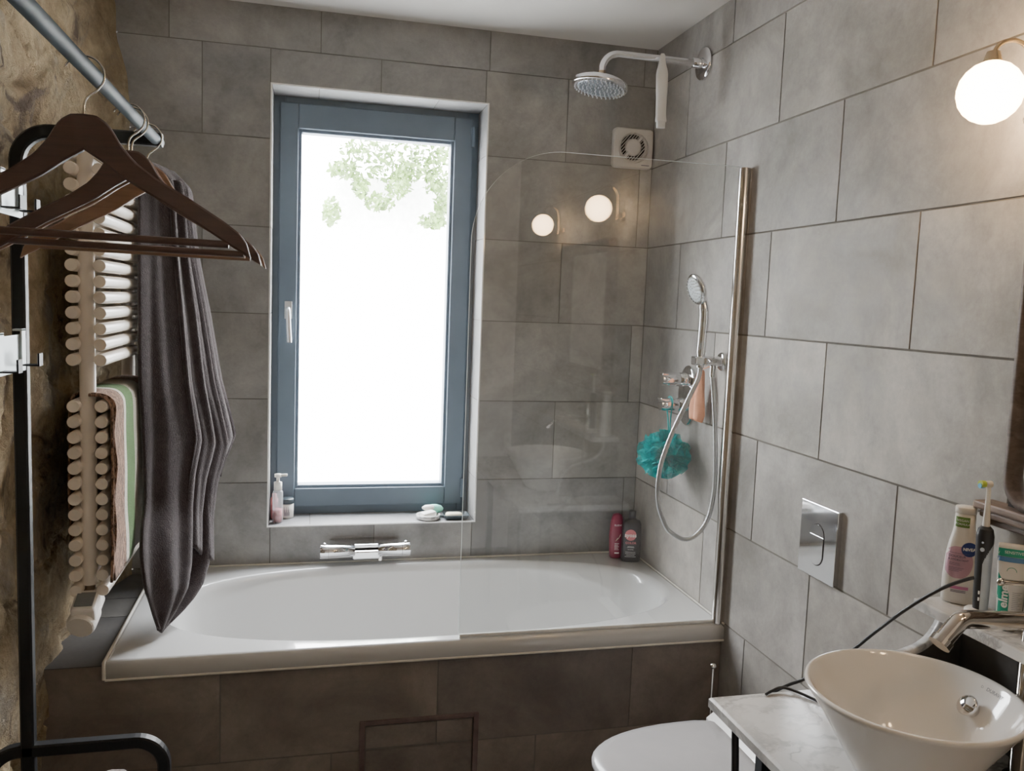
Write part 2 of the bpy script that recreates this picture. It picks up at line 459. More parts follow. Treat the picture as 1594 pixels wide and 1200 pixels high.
def text2d(txt, size, bold=0., shear=0., space=1.):
    cu = bpy.data.curves.new('lettering', 'FONT'); cu.body = txt; cu.size = size
    cu.align_x = 'CENTER'; cu.align_y = 'CENTER'; cu.resolution_u = 3; cu.offset = bold; cu.shear = shear; cu.space_character = space
    o = bpy.data.objects.new('lettering', cu); C.objects.link(o)
    dg = bpy.context.evaluated_depsgraph_get(); dg.update()
    me = o.evaluated_get(dg).to_mesh()
    vs = [(v.co.x, v.co.y) for v in me.vertices]; fs = [tuple(p.vertices) for p in me.polygons]
    o.evaluated_get(dg).to_mesh_clear()
    bpy.data.objects.remove(o); bpy.data.curves.remove(cu)
    return vs, fs
def lay(mb, vf, fn):
    vs, fs = vf
    mb.add([fn(a, b) for a, b in vs], fs); return mb
def rect2d(a0, b0, a1, b1, n=14):
    vs = []; fs = []
    for i in range(n+1):
        a = a0+(a1-a0)*i/n; vs += [(a, b0), (a, b1)]
    for i in range(n): fs.append((2*i, 2*i+2, 2*i+3, 2*i+1))
    return vs, fs
def disc2d(a, b, r, n=36, ry=None, m=6):
    ry = ry or r
    vs = [(a, b)]; fs = []
    for q in range(1, m+1): vs += [(a+r*q/m*math.cos(2*PI*k/n), b+ry*q/m*math.sin(2*PI*k/n)) for k in range(n)]
    fs = [(0, k+1, (k+1) % n+1) for k in range(n)]
    for q in range(m-1): fs += [(1+q*n+k, 1+(q+1)*n+k, 1+(q+1)*n+(k+1) % n, 1+q*n+(k+1) % n) for k in range(n)]
    return vs, fs

# ------------------------------------------------------------------ tiled surfaces
def sub_rect(r, hole):
    x0, z0, x1, z1 = r; a0, b0, a1, b1 = hole
    if a0 >= x1 or a1 <= x0 or b0 >= z1 or b1 <= z0: return [r]
    out = []
    if x0 < a0: out.append((x0, z0, a0, z1))
    if a1 < x1: out.append((a1, z0, x1, z1))
    m0, m1 = max(x0, a0), min(x1, a1)
    if z0 < b0: out.append((m0, z0, m1, b0))
    if b1 < z1: out.append((m0, b1, m1, z1))
    return out

def tiles(rects, pos, nrm, gap=.0035, depth=.0022, holes=()):
    """rects in 2D -> one mesh of raised tiles; pos(a,b)->3D on the wall plane, nrm = outward normal"""
    mb = MB(); g = gap/2; N = Vector(nrm)
    for (x0, z0, x1, z1) in rects:
        ps = [(x0+g, z0+g, x1-g, z1-g)]
        for h in holes: ps = [q for p in ps for q in sub_rect(p, h)]
        t = (random.random(), random.random(), random.random())
        for (a0, b0, a1, b1) in ps:
            if a1-a0 < .002 or b1-b0 < .002: continue
            q = [Vector(pos(*p)) for p in ((a0, b0), (a1, b0), (a1, b1), (a0, b1))]
            k = [v-N*depth for v in q]
            mb.add(q+k, [(0, 1, 2, 3), (0, 4, 5, 1), (1, 5, 6, 2), (2, 6, 7, 3), (3, 7, 4, 0)], False, t)
    return mb

def rows_of(z0, z1, joints_fn, x0, x1):
    """joints_fn(row) -> sorted joint positions; row 0 starts at RIM"""
    out = []
    k = math.floor((z0-RIM)/H)
    while RIM+k*H < z1:
        lo, hi = max(z0, RIM+k*H), min(z1, RIM+(k+1)*H)
        if hi-lo > .003:
            xs = [x0]+[j for j in sorted(joints_fn(k)) if x0 < j < x1]+[x1]
            for a, b in zip(xs, xs[1:]): out.append((a, lo, b, hi))
        k += 1
    return out

# back wall (y = 0), with the window opening
WIN = (-1.408, .742, -.652, 2.29)
def jb(k):
    if k == 5: return [-1.635, -1.4136, -1.038, -.66, -.348]
    if k == 6: return [-1.739, -1.247, -.6495, -.0495]
    base = -.0495 if k % 2 == 0 else -.348
    js = [base-W*i for i in range(-1, 4)]
    js = [j for j in js if j > -1.3]
    if k % 2: js.append(-1.635)
    if k == 0: js = [-1.402, -1.03, -.66, -.0495]
    return js
mb = tiles(rows_of(.55, CEIL+.02, jb, -1.96, 0), lambda a, b: (a, 0, b), (0, -1, 0), holes=[WIN])
wb = struct(mb.build('wall_back', M['tile_back'], tiles=True))
gb = MB()
for (a0, b0, a1, b1) in sub_rect((-2.1, -.05, .08, CEIL+.08), WIN):
    gb.add([(a0, .0022, b0), (a1, .0022, b0), (a1, .0022, b1), (a0, .0022, b1)], [(0, 1, 2, 3)])
gb.build('grout', M['grout'], wb)

# right wall (x = 0)
def jr(k):
    base = -1.2 if k % 2 == 0 else -.9
    return [base+W*i for i in range(-6, 3)]
mb = tiles(rows_of(0, CEIL+.02, jr, -4.1, 0), lambda a, b: (0, a, b), (-1, 0, 0), gap=.0052)
wr = struct(mb.build('wall_right', M['tile_right'], tiles=True))
MB().add([(.0022, -4.3, -.05), (.0022, 0.08, -.05), (.0022, .08, CEIL+.08), (.0022, -4.3, CEIL+.08)], [(0, 1, 2, 3)]).build('grout', M['grout_r'], wr)

# left rubble wall
def stone_x(y, z):
    p = Vector((0, y, z))
    d = noise.fractal(p*1.9, .8, 2.1, 5)*.034 + noise.noise(p*7.5)*.010
    dist, _ = noise.voronoi(Vector((0, y*3.0, z*4.6))+Vector((0, noise.noise(p*3)*.5, noise.noise(p*3+Vector((5, 5, 5)))*.5)))
    d -= max(0, .10-(dist[1]-dist[0]))*.22            # recessed mortar between stones
    d += noise.turbulence(p*15, 3, True)*.006
    x = -1.928 + d
    x = min(x, -1.870 if y > -1.1 else -1.897)
    if y > -.25:
        e = -1.862 - max(0, z-2.2)*.16 + noise.noise(p*9)*.012
        t = ((y+.25)/.25)**1.5
        x = x*(1-t)+e*t
    return x
NY, NZ = 240, 170
pts = [[(stone_x(-4.1+4.1*i/NY, CEIL*1.01*j/NZ), -4.1+4.1*i/NY, CEIL*1.01*j/NZ) for j in range(NZ+1)] for i in range(NY+1)]
struct(MB().grid(pts).build('wall_left', M['stone']))
# wall behind the viewer, floor, ceiling
struct(MB().box((-2.0, -3.6, 0), (0.1, -3.7, CEIL+.02)).build('wall_front', simple('white_bounce_wall', (.84, .81, .77), .8, var=.02, scale=3)))  # unseen wall, whitened and moved in to bounce fill light
fl = [(x, y, x+.6, y+.6) for x in (-2.0, -1.4, -.8, -.2) for y in (-4.2, -3.6, -3.0, -2.4, -1.8, -1.2)]
fm = tiles(fl, lambda a, b: (a, b, 0), (0, 0, 1))
fo = struct(fm.build('floor', M['floor'], tiles=True))
MB().box((-2.1, -4.2, -.06), (.3, .3, -.0021)).build('grout', M['grout'], fo)
struct(MB().box((-2.05, -4.2, CEIL), (.1, .02, CEIL+.08)).build('ceiling', M['plaster']))

# ------------------------------------------------------------------ window
x0, z0, x1, z1 = WIN; YF = .165
rv = MB()
def reveal(rects, pos, nrm):
    t = tiles(rects, pos, nrm, gap=.003)
    o = len(rv.v); rv.v += t.v; rv.f += [tuple(i+o for i in f) for f in t.f]; rv.sm += t.sm; rv.tile += t.tile
hs = [z0, .905, 1.2045, 1.506, 1.8075, 2.109, z1]
for a, b in zip(hs, hs[1:]):
    reveal([(0.004, a, YF, b)], lambda p, q: (x0, p, q), (1, 0, 0))
    reveal([(0.004, a, YF, b)], lambda p, q: (x1, p, q), (-1, 0, 0))
for a, b in ((x0, -1.25), (-1.25, -.83), (-.83, x1)):
    reveal([(a, .004, b, YF)], lambda p, q: (p, q, z1), (0, 0, -1))
for a, b in ((x0, -1.262), (-1.262, -.83), (-.83, x1)):
    reveal([(a, .004, b, YF)], lambda p, q: (p, q, z0), (0, 0, 1))
trim = struct(rv.build('trim_1', M['tile_reveal'], tiles=True, fix=False))
gt = MB(); e = .0022
gt.add([(x0-e, 0.003, z0-e), (x0-e, YF, z0-e), (x0-e, YF, z1+e), (x0-e, 0.003, z1+e), (x1+e, 0.003, z0-e), (x1+e, YF, z0-e), (x1+e, YF, z1+e), (x1+e, 0.003, z1+e)],
       [(0, 1, 2, 3), (4, 7, 6, 5), (0, 4, 5, 1), (3, 2, 6, 7)])
gt.build('grout', M['grout'], trim)
ed = MB(); q = .005
for a, b in (((x0-q, -.003, z0-q), (x0, .004, z1+q)), ((x1, -.003, z0-q), (x1+q, .004, z1+q)), ((x0, -.003, z1), (x1, .004, z1+q)), ((x0, -.003, z0-q), (x1, .004, z0))):
    ed.box(a, b)
ed.build('edge_strip', M['trimwhite'], trim)['label'] = 'thin white edge profile round the window opening'

win = struct(bpy.data.objects.new('window_1', None)); C.objects.link(win); win['_loc'] = (0, 0, 0)
def ring(mb, o, i, ya, yb):
    """rectangular ring between outer o and inner i rectangles"""
    (a0, b0, a1, b1), (c0, d0, c1, d1) = o, i
    mb.box((a0, ya, b0), (c0, yb, b1)); mb.box((c1, ya, b0), (a1, yb, b1))
    mb.box((c0, ya, b0), (c1, yb, d0)); mb.box((c0, ya, d1), (c1, yb, b1)); return mb
G = (-1.308, .855, -.757, 2.166)
ring(MB(), (x0-.01, z0-.01, x1+.01, z1+.01), (x0+.04, z0+.045, x1-.04, z1-.04), YF, YF+.08).build('frame', M['frame'], win, bev=.003)
sash = ring(MB(), (x0+.022, z0+.03, x1-.022, z1-.022), (G[0]-.012, G[1]-.012, G[2]+.012, G[3]+.012), YF-.014, YF+.06).build('sash', M['frame'], win, bev=.004)
ring(MB(), (G[0]-.014, G[1]-.014, G[2]+.014, G[3]+.014), G, YF-.004, YF+.05).build('glazing_bead', M['frame'], sash, bev=.003)
MB().box((G[0]-.005, YF+.03, G[1]-.005), (G[2]+.005, YF+.036, G[3]+.005)).build('pane', M['winglass'], win)
hd = MB().box((-1.363, YF-.026, 1.485), (-1.336, YF-.014, 1.55), .002).build('handle', M['silver'], win)
MB().tube(fillet([(-1.35, YF-.02, 1.522), (-1.35, YF-.062, 1.522), (-1.343, YF-.066, 1.40)], .012, 5), .0088, 10).build('lever', M['silver'], hd)
for zz in (.80, 2.16):
    MB().box((x1-.03, YF-.022, zz), (x1-.012, YF-.012, zz+.075), .002).tube([(x1-.02, YF-.022, zz), (x1-.02, YF-.022, zz+.075)], .007).build('hinge', M['frame'], win)

# outside: terrace, hedge
struct(MB().box((-14, .6, -.6), (12, 30, -.5)).build('ground', M['patio']))
struct(MB().box((-14, 5.4, -.5), (12, 5.7, 2.75)).build('garden_wall', M['patio']))
def leaves(name, spots, n, size):
    mb = MB()
    for _ in range(n):
        (cx, cy, cz, rx, ry, rz) = random.choice(spots)
        while True:
            a, b, c = (random.uniform(-1, 1) for _ in range(3))
            if a*a+b*b+c*c < 1: break
        p = Vector((cx+a*rx, cy+b*ry, cz+c*rz))
        R = Matrix.Rotation(random.uniform(0, 2*PI), 3, 'Z') @ Matrix.Rotation(random.uniform(-1.2, 1.2), 3, 'X') @ Matrix.Rotation(random.uniform(0, 2*PI), 3, 'Y')
        s = size*random.uniform(.6, 1.3)
        mb.add([R @ Vector(q)*s+p for q in ((-1, 0, 0), (-.3, .45, .1), (.5, .4, .05), (1.1, 0, -.1), (.5, -.4, .05), (-.3, -.45, .1))], [(0, 1, 2, 3, 4, 5)])
    return mb
sp = [(-0.76, 5.0, 2.93, 0.24, .3, 0.11),
      (-0.34, 5.0, 2.96, 0.28, .3, 0.13),
      (-0.07, 5.0, 2.95, 0.14, .3, 0.14),
      (-0.52, 5.0, 2.77, 0.28, .3, 0.11),
      (-0.46, 5.0, 2.63, 0.12, .3, 0.12),
      (-0.96, 5.0, 2.75, 0.15, .3, 0.09),
      (-0.63, 5.0, 2.47, 0.15, .3, 0.08),
      (-0.09, 5.0, 2.68, 0.13, .3, 0.14),
      (-0.03, 5.0, 2.50, 0.07, .3, 0.18),
      (-0.13, 5.0, 2.32, 0.13, .3, 0.08),
      (-1.07, 5.0, 2.35, 0.09, .3, 0.14),
      (-0.81, 5.0, 2.60, 0.08, .3, 0.10),
      (-0.28, 5.0, 2.79, 0.19, .3, 0.11),]
lf = leaves('leaves', sp, 2000, .032)
br = thing('shrub', 'pale green leafy shrub outdoors, seen through the upper part of the window', 'shrub', (-.8, 5.0, -.5))
lf.build('foliage', M['leaf'], br, fix=False)
for (cx, cy, cz, rx, ry, rz) in sp: MB().tube(smooth_path([(cx+.05, 5.45, cz+.02), (cx+.03, 5.25, cz+.06), (cx, cy, cz)], 5), [.012]*6+[.006]*5, 6).build('stem', M['leaf'], br)

# ------------------------------------------------------------------ bath, panel, ledge
BX0, BX1, BY0, BY1 = -1.787, -.001, -.778, -.001
def bath():
    mb = MB(); n = 128; rings = []
    cx, cy, a, b, ex = -.872, -.392, .832, .347, 2.55
    def rect(th, ins, z):
        dx, dy = math.cos(th), math.sin(th)
        tx = ((BX1-ins-cx)/dx if dx > 1e-9 else (BX0+ins-cx)/dx if dx < -1e-9 else 1e9)
        ty = ((BY1-ins-cy)/dy if dy > 1e-9 else (BY0+ins-cy)/dy if dy < -1e-9 else 1e9)
        t = min(tx, ty); return (cx+dx*t, cy+dy*t, z)
    def sup(th, s, z, fl=0.):
        dx, dy = math.cos(th), math.sin(th)
        aa, bb = a*s, b*s
        r = (abs(dx/aa)**ex+abs(dy/bb)**ex)**(-1/ex)
        return (cx+dx*r, cy+dy*r, z)
    ths = sorted([2*PI*k/n for k in range(n)]+[math.atan2(y-cy, x-cx) % (2*PI) for x in (BX0, BX1) for y in (BY0, BY1)])
    spec = [('r', .004, RIM-.052), ('r', 0, RIM-.048), ('r', 0, RIM-.012), ('r', .003, RIM-.004), ('r', .009, RIM), ('r', .012, RIM), ('r', .026, RIM),
            ('s', 1.004, RIM), ('s', .998, RIM-.0004), ('s', .985, RIM-.004), ('s', .972, RIM-.013), ('s', .962, RIM-.03), ('s', .94, RIM-.10), ('s', .91, RIM-.2), ('s', .87, RIM-.30), ('s', .82, RIM-.37),
            ('s', .74, RIM-.405), ('s', .6, RIM-.418), ('s', .3, RIM-.424), ('s', .02, RIM-.426)]
    for k, p, z in spec: rings.append([(rect if k == 'r' else sup)(t, p, z) for t in ths])
    m = len(ths); vs = [v for r in rings for v in r]
    fs = [(i*m+k, i*m+(k+1) % m, (i+1)*m+(k+1) % m, (i+1)*m+k) for i in range(len(rings)-1) for k in range(m)]
    fs.append(tuple((len(rings)-1)*m+k for k in range(m)))
    return mb.add(vs, fs, True)
bt = thing('bathtub', 'white built-in bathtub with rounded oval basin under the window', 'bathtub', (-.87, -.39, RIM-.05))
bath().build('tub_shell', M['enamel'], bt, fix=False)
sl = MB()
sl.tube([(BX0-.002, BY0, RIM-.05), (BX0-.002, BY0, RIM-.006), (BX0-.002, -.002, RIM-.006)], .005, 8)
sl.tube([(BX0, BY0+.003, RIM-.053), (0, BY0+.003, RIM-.053)], .004, 8)
sl.tube([(BX0, -.004, RIM+.001), (-.004, -.004, RIM+.001), (-.004, BY0, RIM+.001)], .0035, 8)
sl.build('sealant', M['sealant'], bt)
# waste and overflow, out of sight from the doorway but part of the tub
MB().lathe([(0, RIM-.422), (.03, RIM-.421), (.032, RIM-.425)], (-.87, -.39, 0), 24).build('drain', M['chrome'], bt)

PY_ = -.764; LZ = .582
HAT = (-1.122, .05, -.775, .371)
pr = []
for k, (lo, hi, js) in enumerate(((.2835, LZ-.001, (-1.5, -.9, -.3)), (0.0, .2835, (-1.8, -1.2, -.598)))):
    xs = [-1.95]+list(js)+[-.001]
    for a, b in zip(xs, xs[1:]): pr.append((a, lo, b, hi))
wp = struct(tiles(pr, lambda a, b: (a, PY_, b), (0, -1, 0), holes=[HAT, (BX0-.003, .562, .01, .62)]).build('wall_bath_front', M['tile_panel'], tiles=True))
gq = MB()
for (a0, b0, a1, b1) in sub_rect((-1.95, 0, 0, .555), HAT): gq.add([(a0, PY_+.0022, b0), (a1, PY_+.0022, b0), (a1, PY_+.0022, b1), (a0, PY_+.0022, b1)], [(0, 1, 2, 3)])
gq.build('grout', M['grout'], wp)
ha = thing('access_hatch', 'small tiled access hatch with dark reddish frame low in the bath panel', 'hatch', (-.95, PY_, .05))
ring(MB(), (HAT[0], HAT[1], HAT[2], HAT[3]), (HAT[0]+.016, HAT[1]+.016, HAT[2]-.016, HAT[3]-.014), PY_-.005, PY_+.012).build('hatch_frame', M['hatch'], ha, bev=.002)
hp = [(HAT[0]+.017, .285, -.9, HAT[3]-.017), (-.9, .285, HAT[2]-.017, HAT[3]-.017), (HAT[0]+.017, HAT[1]+.017, HAT[2]-.017, .281)]
tiles(hp, lambda a, b: (a, PY_+.001, b), (0, -1, 0)).build('hatch_panel', M['tile_panel'], ha, tiles=True)
MB().box((HAT[0]+.014, PY_+.0035, HAT[1]+.012), (HAT[2]-.014, PY_+.01, HAT[3]-.012)).build('hatch_backing', M['grout'], ha)

LZ = .582
lg = [(-1.95, -.765, BX0-.003, -.408), (-1.95, -.408, BX0-.003, -.245), (-1.95, -.245, BX0-.003, -.002)]
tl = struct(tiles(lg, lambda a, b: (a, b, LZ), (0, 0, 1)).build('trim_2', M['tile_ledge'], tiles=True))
MB().box((-1.95, -.758, .5), (BX0-.004, -.002, LZ-.0022)).build('grout', M['grout'], tl)

# ------------------------------------------------------------------ radiator
ra = thing('towel_radiator', 'cream double-row towel radiator with many round tubes beside the stone wall', 'radiator', (-1.81, -.83, .82))
for yy in (-.825, -.335):
    MB().tube([(-1.808, yy, .828), (-1.808, yy, 1.925)], .0188, 20).build('collector_pipe', M['radiator'], ra)
upz = [1.893-.03808*k for k in range(14)]; loz = [1.284-.03858*k for k in range(13)]
for z in upz+loz:
    for xx in (-1.8335, -1.771):
        MB().tube([(xx, -.862, z), (xx, -.859, z), (xx, -.30, z)], [.0140, .0152, .0152], 16).build('tube', M['radiator'], ra)
for yy in (-.825, -.335):
    for zz in ((1.0, 1.72) if yy > -.5 else ()):
        MB().tube([(-1.808, yy, zz), (-1.905, yy, zz)], .008, 8).build('wall_bracket', M['radiator'], ra)
MB().tube([(-1.808, -.825, .83), (-1.808, -.825, .80)], .013, 12).tube([(-1.808, -.825, .815), (-1.808, -.825, .80)], .017, 6).build('connector', M['brasspipe'], ra)
va = MB()
d = Vector((-.12, -1, -.42)).normalized()
c0 = Vector((-1.806, -.822, .775))
va.tube([c0-d*.02, c0+d*.015, c0+d*.03, c0+d*.075, c0+d*.083], [.026, .028, .033, .0345, .032], 24)
vo = va.build('thermostatic_valve', M['valvew'], ra); vo['label'] = 'white electronic thermostat head'
MB().box((-1.836, -.905, .758), (-1.780, -.832, .806), .006, rot=Matrix.Rotation(math.radians(24), 3, 'X')).build('housing', M['valvew'], vo)
MB().box((-1.829, -.893, .8065), (-1.787, -.846, .8095), .001, rot=Matrix.Rotation(math.radians(24), 3, 'X'), piv=(-1.808, -.87, .7825)).build('display', M['display'], vo)
MB().tube([c0+d*.083, c0+d*.0865], [.0315, .030], 24).build('dial_cap', M['valvew'], vo)

# ------------------------------------------------------------------ dark bath towel
rows = [((-1.80, -.545, 1.935), (-1.715, -.25, 1.945)), ((-1.756, -.545, 1.90), (-1.675, -.265, 1.905)), ((-1.752, -.50, 1.848), (-1.658, -.28, 1.875)), ((-1.745, -.54, 1.663), (-1.639, -.26, 1.68)),
        ((-1.742, -.562, 1.503), (-1.605, -.25, 1.50)), ((-1.740, -.569, 1.324), (-1.572, -.23, 1.294)), ((-1.738, -.556, 1.244), (-1.549, -.22, 1.203)),
        ((-1.735, -.556, 1.159), (-1.527, -.21, 1.102)), ((-1.730, -.568, 1.064), (-1.560, -.28, 1.003)), ((-1.727, -.59, .975), (-1.572, -.32, .914)),
        ((-1.725, -.648, .906), (-1.569, -.34, .815)), ((-1.720, -.678, .842), (-1.573, -.36, .738)), ((-1.710, -.682, .762), (-1.592, -.42, .69)),
        ((-1.695, -.652, .684), (-1.63, -.52, .65)), ((-1.676, -.65, .632), (-1.672, -.625, .624))]
def lin(pts, n):
    out = []
    for a, b in zip(pts, pts[1:]): out += [Vector(a).lerp(Vector(b), k/n) for k in range(n)]
    return out+[Vector(pts[-1])]
LA = smooth_path([r[0] for r in rows], 7); LB = [a.lerp(b, .65) for a, b in zip(smooth_path([r[1] for r in rows], 7), lin([r[1] for r in rows], 7))]
tw = thing('bath_towel', 'dark brown terry bath towel draped down from the radiator over the tub edge', 'towel', (-1.70, -.5, 1.0))
gp = []; NS = 64
for i, (a, b) in enumerate(zip(LA, LB)):
    row = []; t = i/(len(LA)-1)
    ax = (b-a); nrm = Vector((ax.y, -ax.x, 0))
    nrm = (-nrm if nrm.y > 0 else nrm).normalized() if nrm.length > 1e-6 else Vector((0, -1, 0))
    wdt = ax.length
    for k in range(NS+1):
        s = k/NS
        ph = s+.05*math.sin(3*t+4*s)
        ph = s+.06*math.sin(2.2*t+3*s)+.05*t
        f = (math.sin(ph*15+1.1*t)*.6+.42*math.sin(ph*27-2.6*t+.6)+.15*math.sin(ph*47+3*t))
        f += .9*math.exp(-((s-.17-.10*t)/.075)**2)*min(1, t*2.2)
        prof = .30+.70*min(1, max(0, (s-.32)/.26))**1.3
        amp = .021*prof*min(1, wdt/.22)*(.7+.5*min(1, t*1.5))*(1 if t > .04 else .3)
        p = a+ax*s+nrm*(f*amp + .03*math.sin(PI*s)*min(1, wdt/.3))
        p += Vector((0, 0, -.012*math.sin(PI*s)*t))
        row.append(p)
    gp.append(row)
MB().grid(gp).build('cloth', M['towel'], tw, fix=False, solid=.009)
# front flap: a doubled-over edge whose hem runs down to a corner near the right side
fl_ = []
for i in range(0, 64):
    a, b = LA[i+8], LB[i+8]; t = i/63
    row = []
    for k in range(25):
        u_ = k/24; s = .40+.44*u_+.05*t
        ax = b-a; nr = Vector((ax.y, -ax.x, 0)); nr = (-nr if nr.y > 0 else nr).normalized()
        pz = a+ax*s+nr*(.036+.007*math.sin(u_*13+3*t)+.004*math.sin(u_*27))*(1 if u_ < .92 else .7)
        pz.z -= .10*t*t*(1-abs(u_-.9))*1.0 - .03*t*u_
        row.append(pz)
    fl_.append(row)
MB().grid(fl_).build('front_fold', M['towel'], tw, fix=False, solid=.009)
# rear fold lying behind the front sheet, and a turned-up corner with hem
bk = []
for i, (a, b) in enumerate(zip(LA, LB)):
    t = i/(len(LA)-1)
    if t > .60: break
    a2 = a+Vector((.004, .03, 0)); b2 = b+Vector((.018, .045, -.0))
    bk.append([a2+(b2-a2)*(k/24)+Vector((0, .012*math.sin(k*1.1+t*4), 0)) for k in range(25)])
MB().grid(bk).build('rear_fold', M['towel'], tw, fix=False, solid=.008)
top = []
for i in range(9):
    a = PI*i/8
    top.append([Vector((-1.779+(.030)*math.cos(a), -.545+.29*k/16, 1.893+(.030+.004*math.sin(k))*math.sin(a)+.006)) for k in range(17)])
MB().grid(top).build('hang_loop', M['towel'], tw, fix=False, solid=.008)

# striped towel over the lower tubes
stw = thing('hand_towel', 'striped green, cream and mottled brown terry towel folded over the lower radiator tubes', 'towel', (-1.81, -.62, .84))
prof = [(-1.749, .848), (-1.7465, .92), (-1.748, 1.0), (-1.7455, 1.1), (-1.747, 1.2), (-1.747, 1.27), (-1.753, 1.295), (-1.770, 1.309), (-1.80, 1.312), (-1.82, 1.312), (-1.838, 1.309), (-1.852, 1.295), (-1.856, 1.26), (-1.858, 1.15), (-1.860, 1.05), (-1.857, .98), (-1.858, .93)]
pf = smooth_path([(x, 0, z) for x, z in prof], 4)
gp = []
for q_, p in enumerate(pf):
    row = []
    for k in range(49):
        s = k/48; y = (-.858 if p.x > -1.80 else -.80)+.50*s*(1 if p.x > -1.80 else .88)
        down = max(0, min(1, (1.28-p.z)/.43))
        rs = 1 if p.x > -1.81 else .0
        wx = rs*(.004*math.sin(s*16+down*2)*down+.012*s*down)
        row.append((p.x+wx, y-.03*down*(1-s)*rs, p.z+.010*s*rs*(1 if p.z < .9 else 0)))
    gp.append(row)
MB().grid(gp).build('cloth', M['green'], stw, fix=False, solid=.006)
# inner folded layers showing at the near end
for j, dx in enumerate((.004,)):
    gp = []
    for p in pf:
        if p.x < -1.80: break
        down = max(0, min(1, (1.28-p.z)/.43))
        gp.append([(p.x+dx*min(1, .5+down*.8)+.003*math.sin(p.z*40+j*2), -.85+.010*j+.08*k/12-.025*down*(1-k/12), p.z+.01*j*(1 if p.z > 1.28 else 1)) for k in range(13)])
    MB().grid(gp).build('folded_layer', M['green'], stw, fix=False, solid=.009)

# ------------------------------------------------------------------ clothes rack
rk = thing('clothes_rack', 'black metal clothes rack with round rail standing against the stone wall', 'clothes rack', (-1.69, -2.1, 0))
RY0, RY1 = -1.33, -2.92
for nm, yy in (('near', RY0), ('far', RY1)):
    MB().tube(fillet([(-1.806, yy, 0), (-1.806, yy, 1.858), (-1.556, yy, 1.858)], .058, 10), .0122, 16, square=True, flat=(0, 1, 0)).build('post', M['black'], rk)
    MB().tube(fillet([(-1.876, yy, 0), (-1.876, yy, .662), (-1.556, yy, .662), (-1.556, yy, 0)], [.055, .055], 10), .0122, 16, square=True, flat=(0, 1, 0)).build('hoop_foot', M['black'], rk)
MB().tube([(-1.567, -1.298, 1.858), (-1.567, -1.30, 1.858), (-1.567, -2.95, 1.858)], [.009, .0102, .0102], 20).build('hanging_rail', M['rail'], rk)
for zz in (1.451, 1.728):
    MB().box((-1.793, RY0-.03, zz-.034), (-1.789, RY1+.01, zz+.034), .001).build('side_plate', M['glareplate'], rk)  # black plate coloured pale as if catching the window
MB().box((-1.876, RY0-.01, .40), (-1.556, RY1+.01, .42), .002).build('shelf', M['black'], rk)
def hook(y, z, label):
    t = thing('coat_hook', label, 'hook', (-1.79, y, z), 'small black hooks on the rack plates')
    MB().box((-1.7875, y-.011, z-.026), (-1.7845, y+.011, z+.040), .0005).box((-1.80, y-.011, z+.036), (-1.7845, y+.011, z+.0395), .0005).build('clip', M['glareplate'], t)  # clip of the black hook, window glare given as pale colour
    MB().box((-1.786, y-.011, z-.0275), (-1.757, y+.011, z-.0245), .0005).box((-1.7595, y-.011, z-.0275), (-1.7565, y+.011, z-.004), .0005).build('arm', M['black'], t)
    MB().box((-1.7601, y-.0105, z-.026), (-1.7598, y+.0105, z-.0045)).build('face', M['glareplate'], t)  # thin pale sheet painting the window's glare on the black hook
hook(-1.385, 1.455, 'flat black hook clipped on the lower plate next to the rack post')
hook(-1.50, 1.452, 'flat black hook on the lower plate, cut by the left picture edge')
hook(-1.385, 1.732, 'flat black hook on the upper plate next to the rack post')
hook(-1.475, 1.730, 'flat black hook on the upper plate at the left picture edge')
# folded cloth pile on the rack shelf
cl = thing('folded_cloth', 'brown and white striped cloth on the rack, barely showing at the bottom left edge', 'cloth', (-1.64, -1.52, .42))
g1 = []
for i in range(15):
    a = PI*i/14
    g1.append([Vector((-1.633-.050*math.copysign(abs(math.cos(a))**.6, math.cos(a)), -1.44-.03*k, .42+.238*abs(math.sin(a))**.35+.004*math.sin(k*2+i))) for k in range(8)])
MB().grid(g1).build('cloth', M['greyrug'], cl, fix=False, solid=.012)

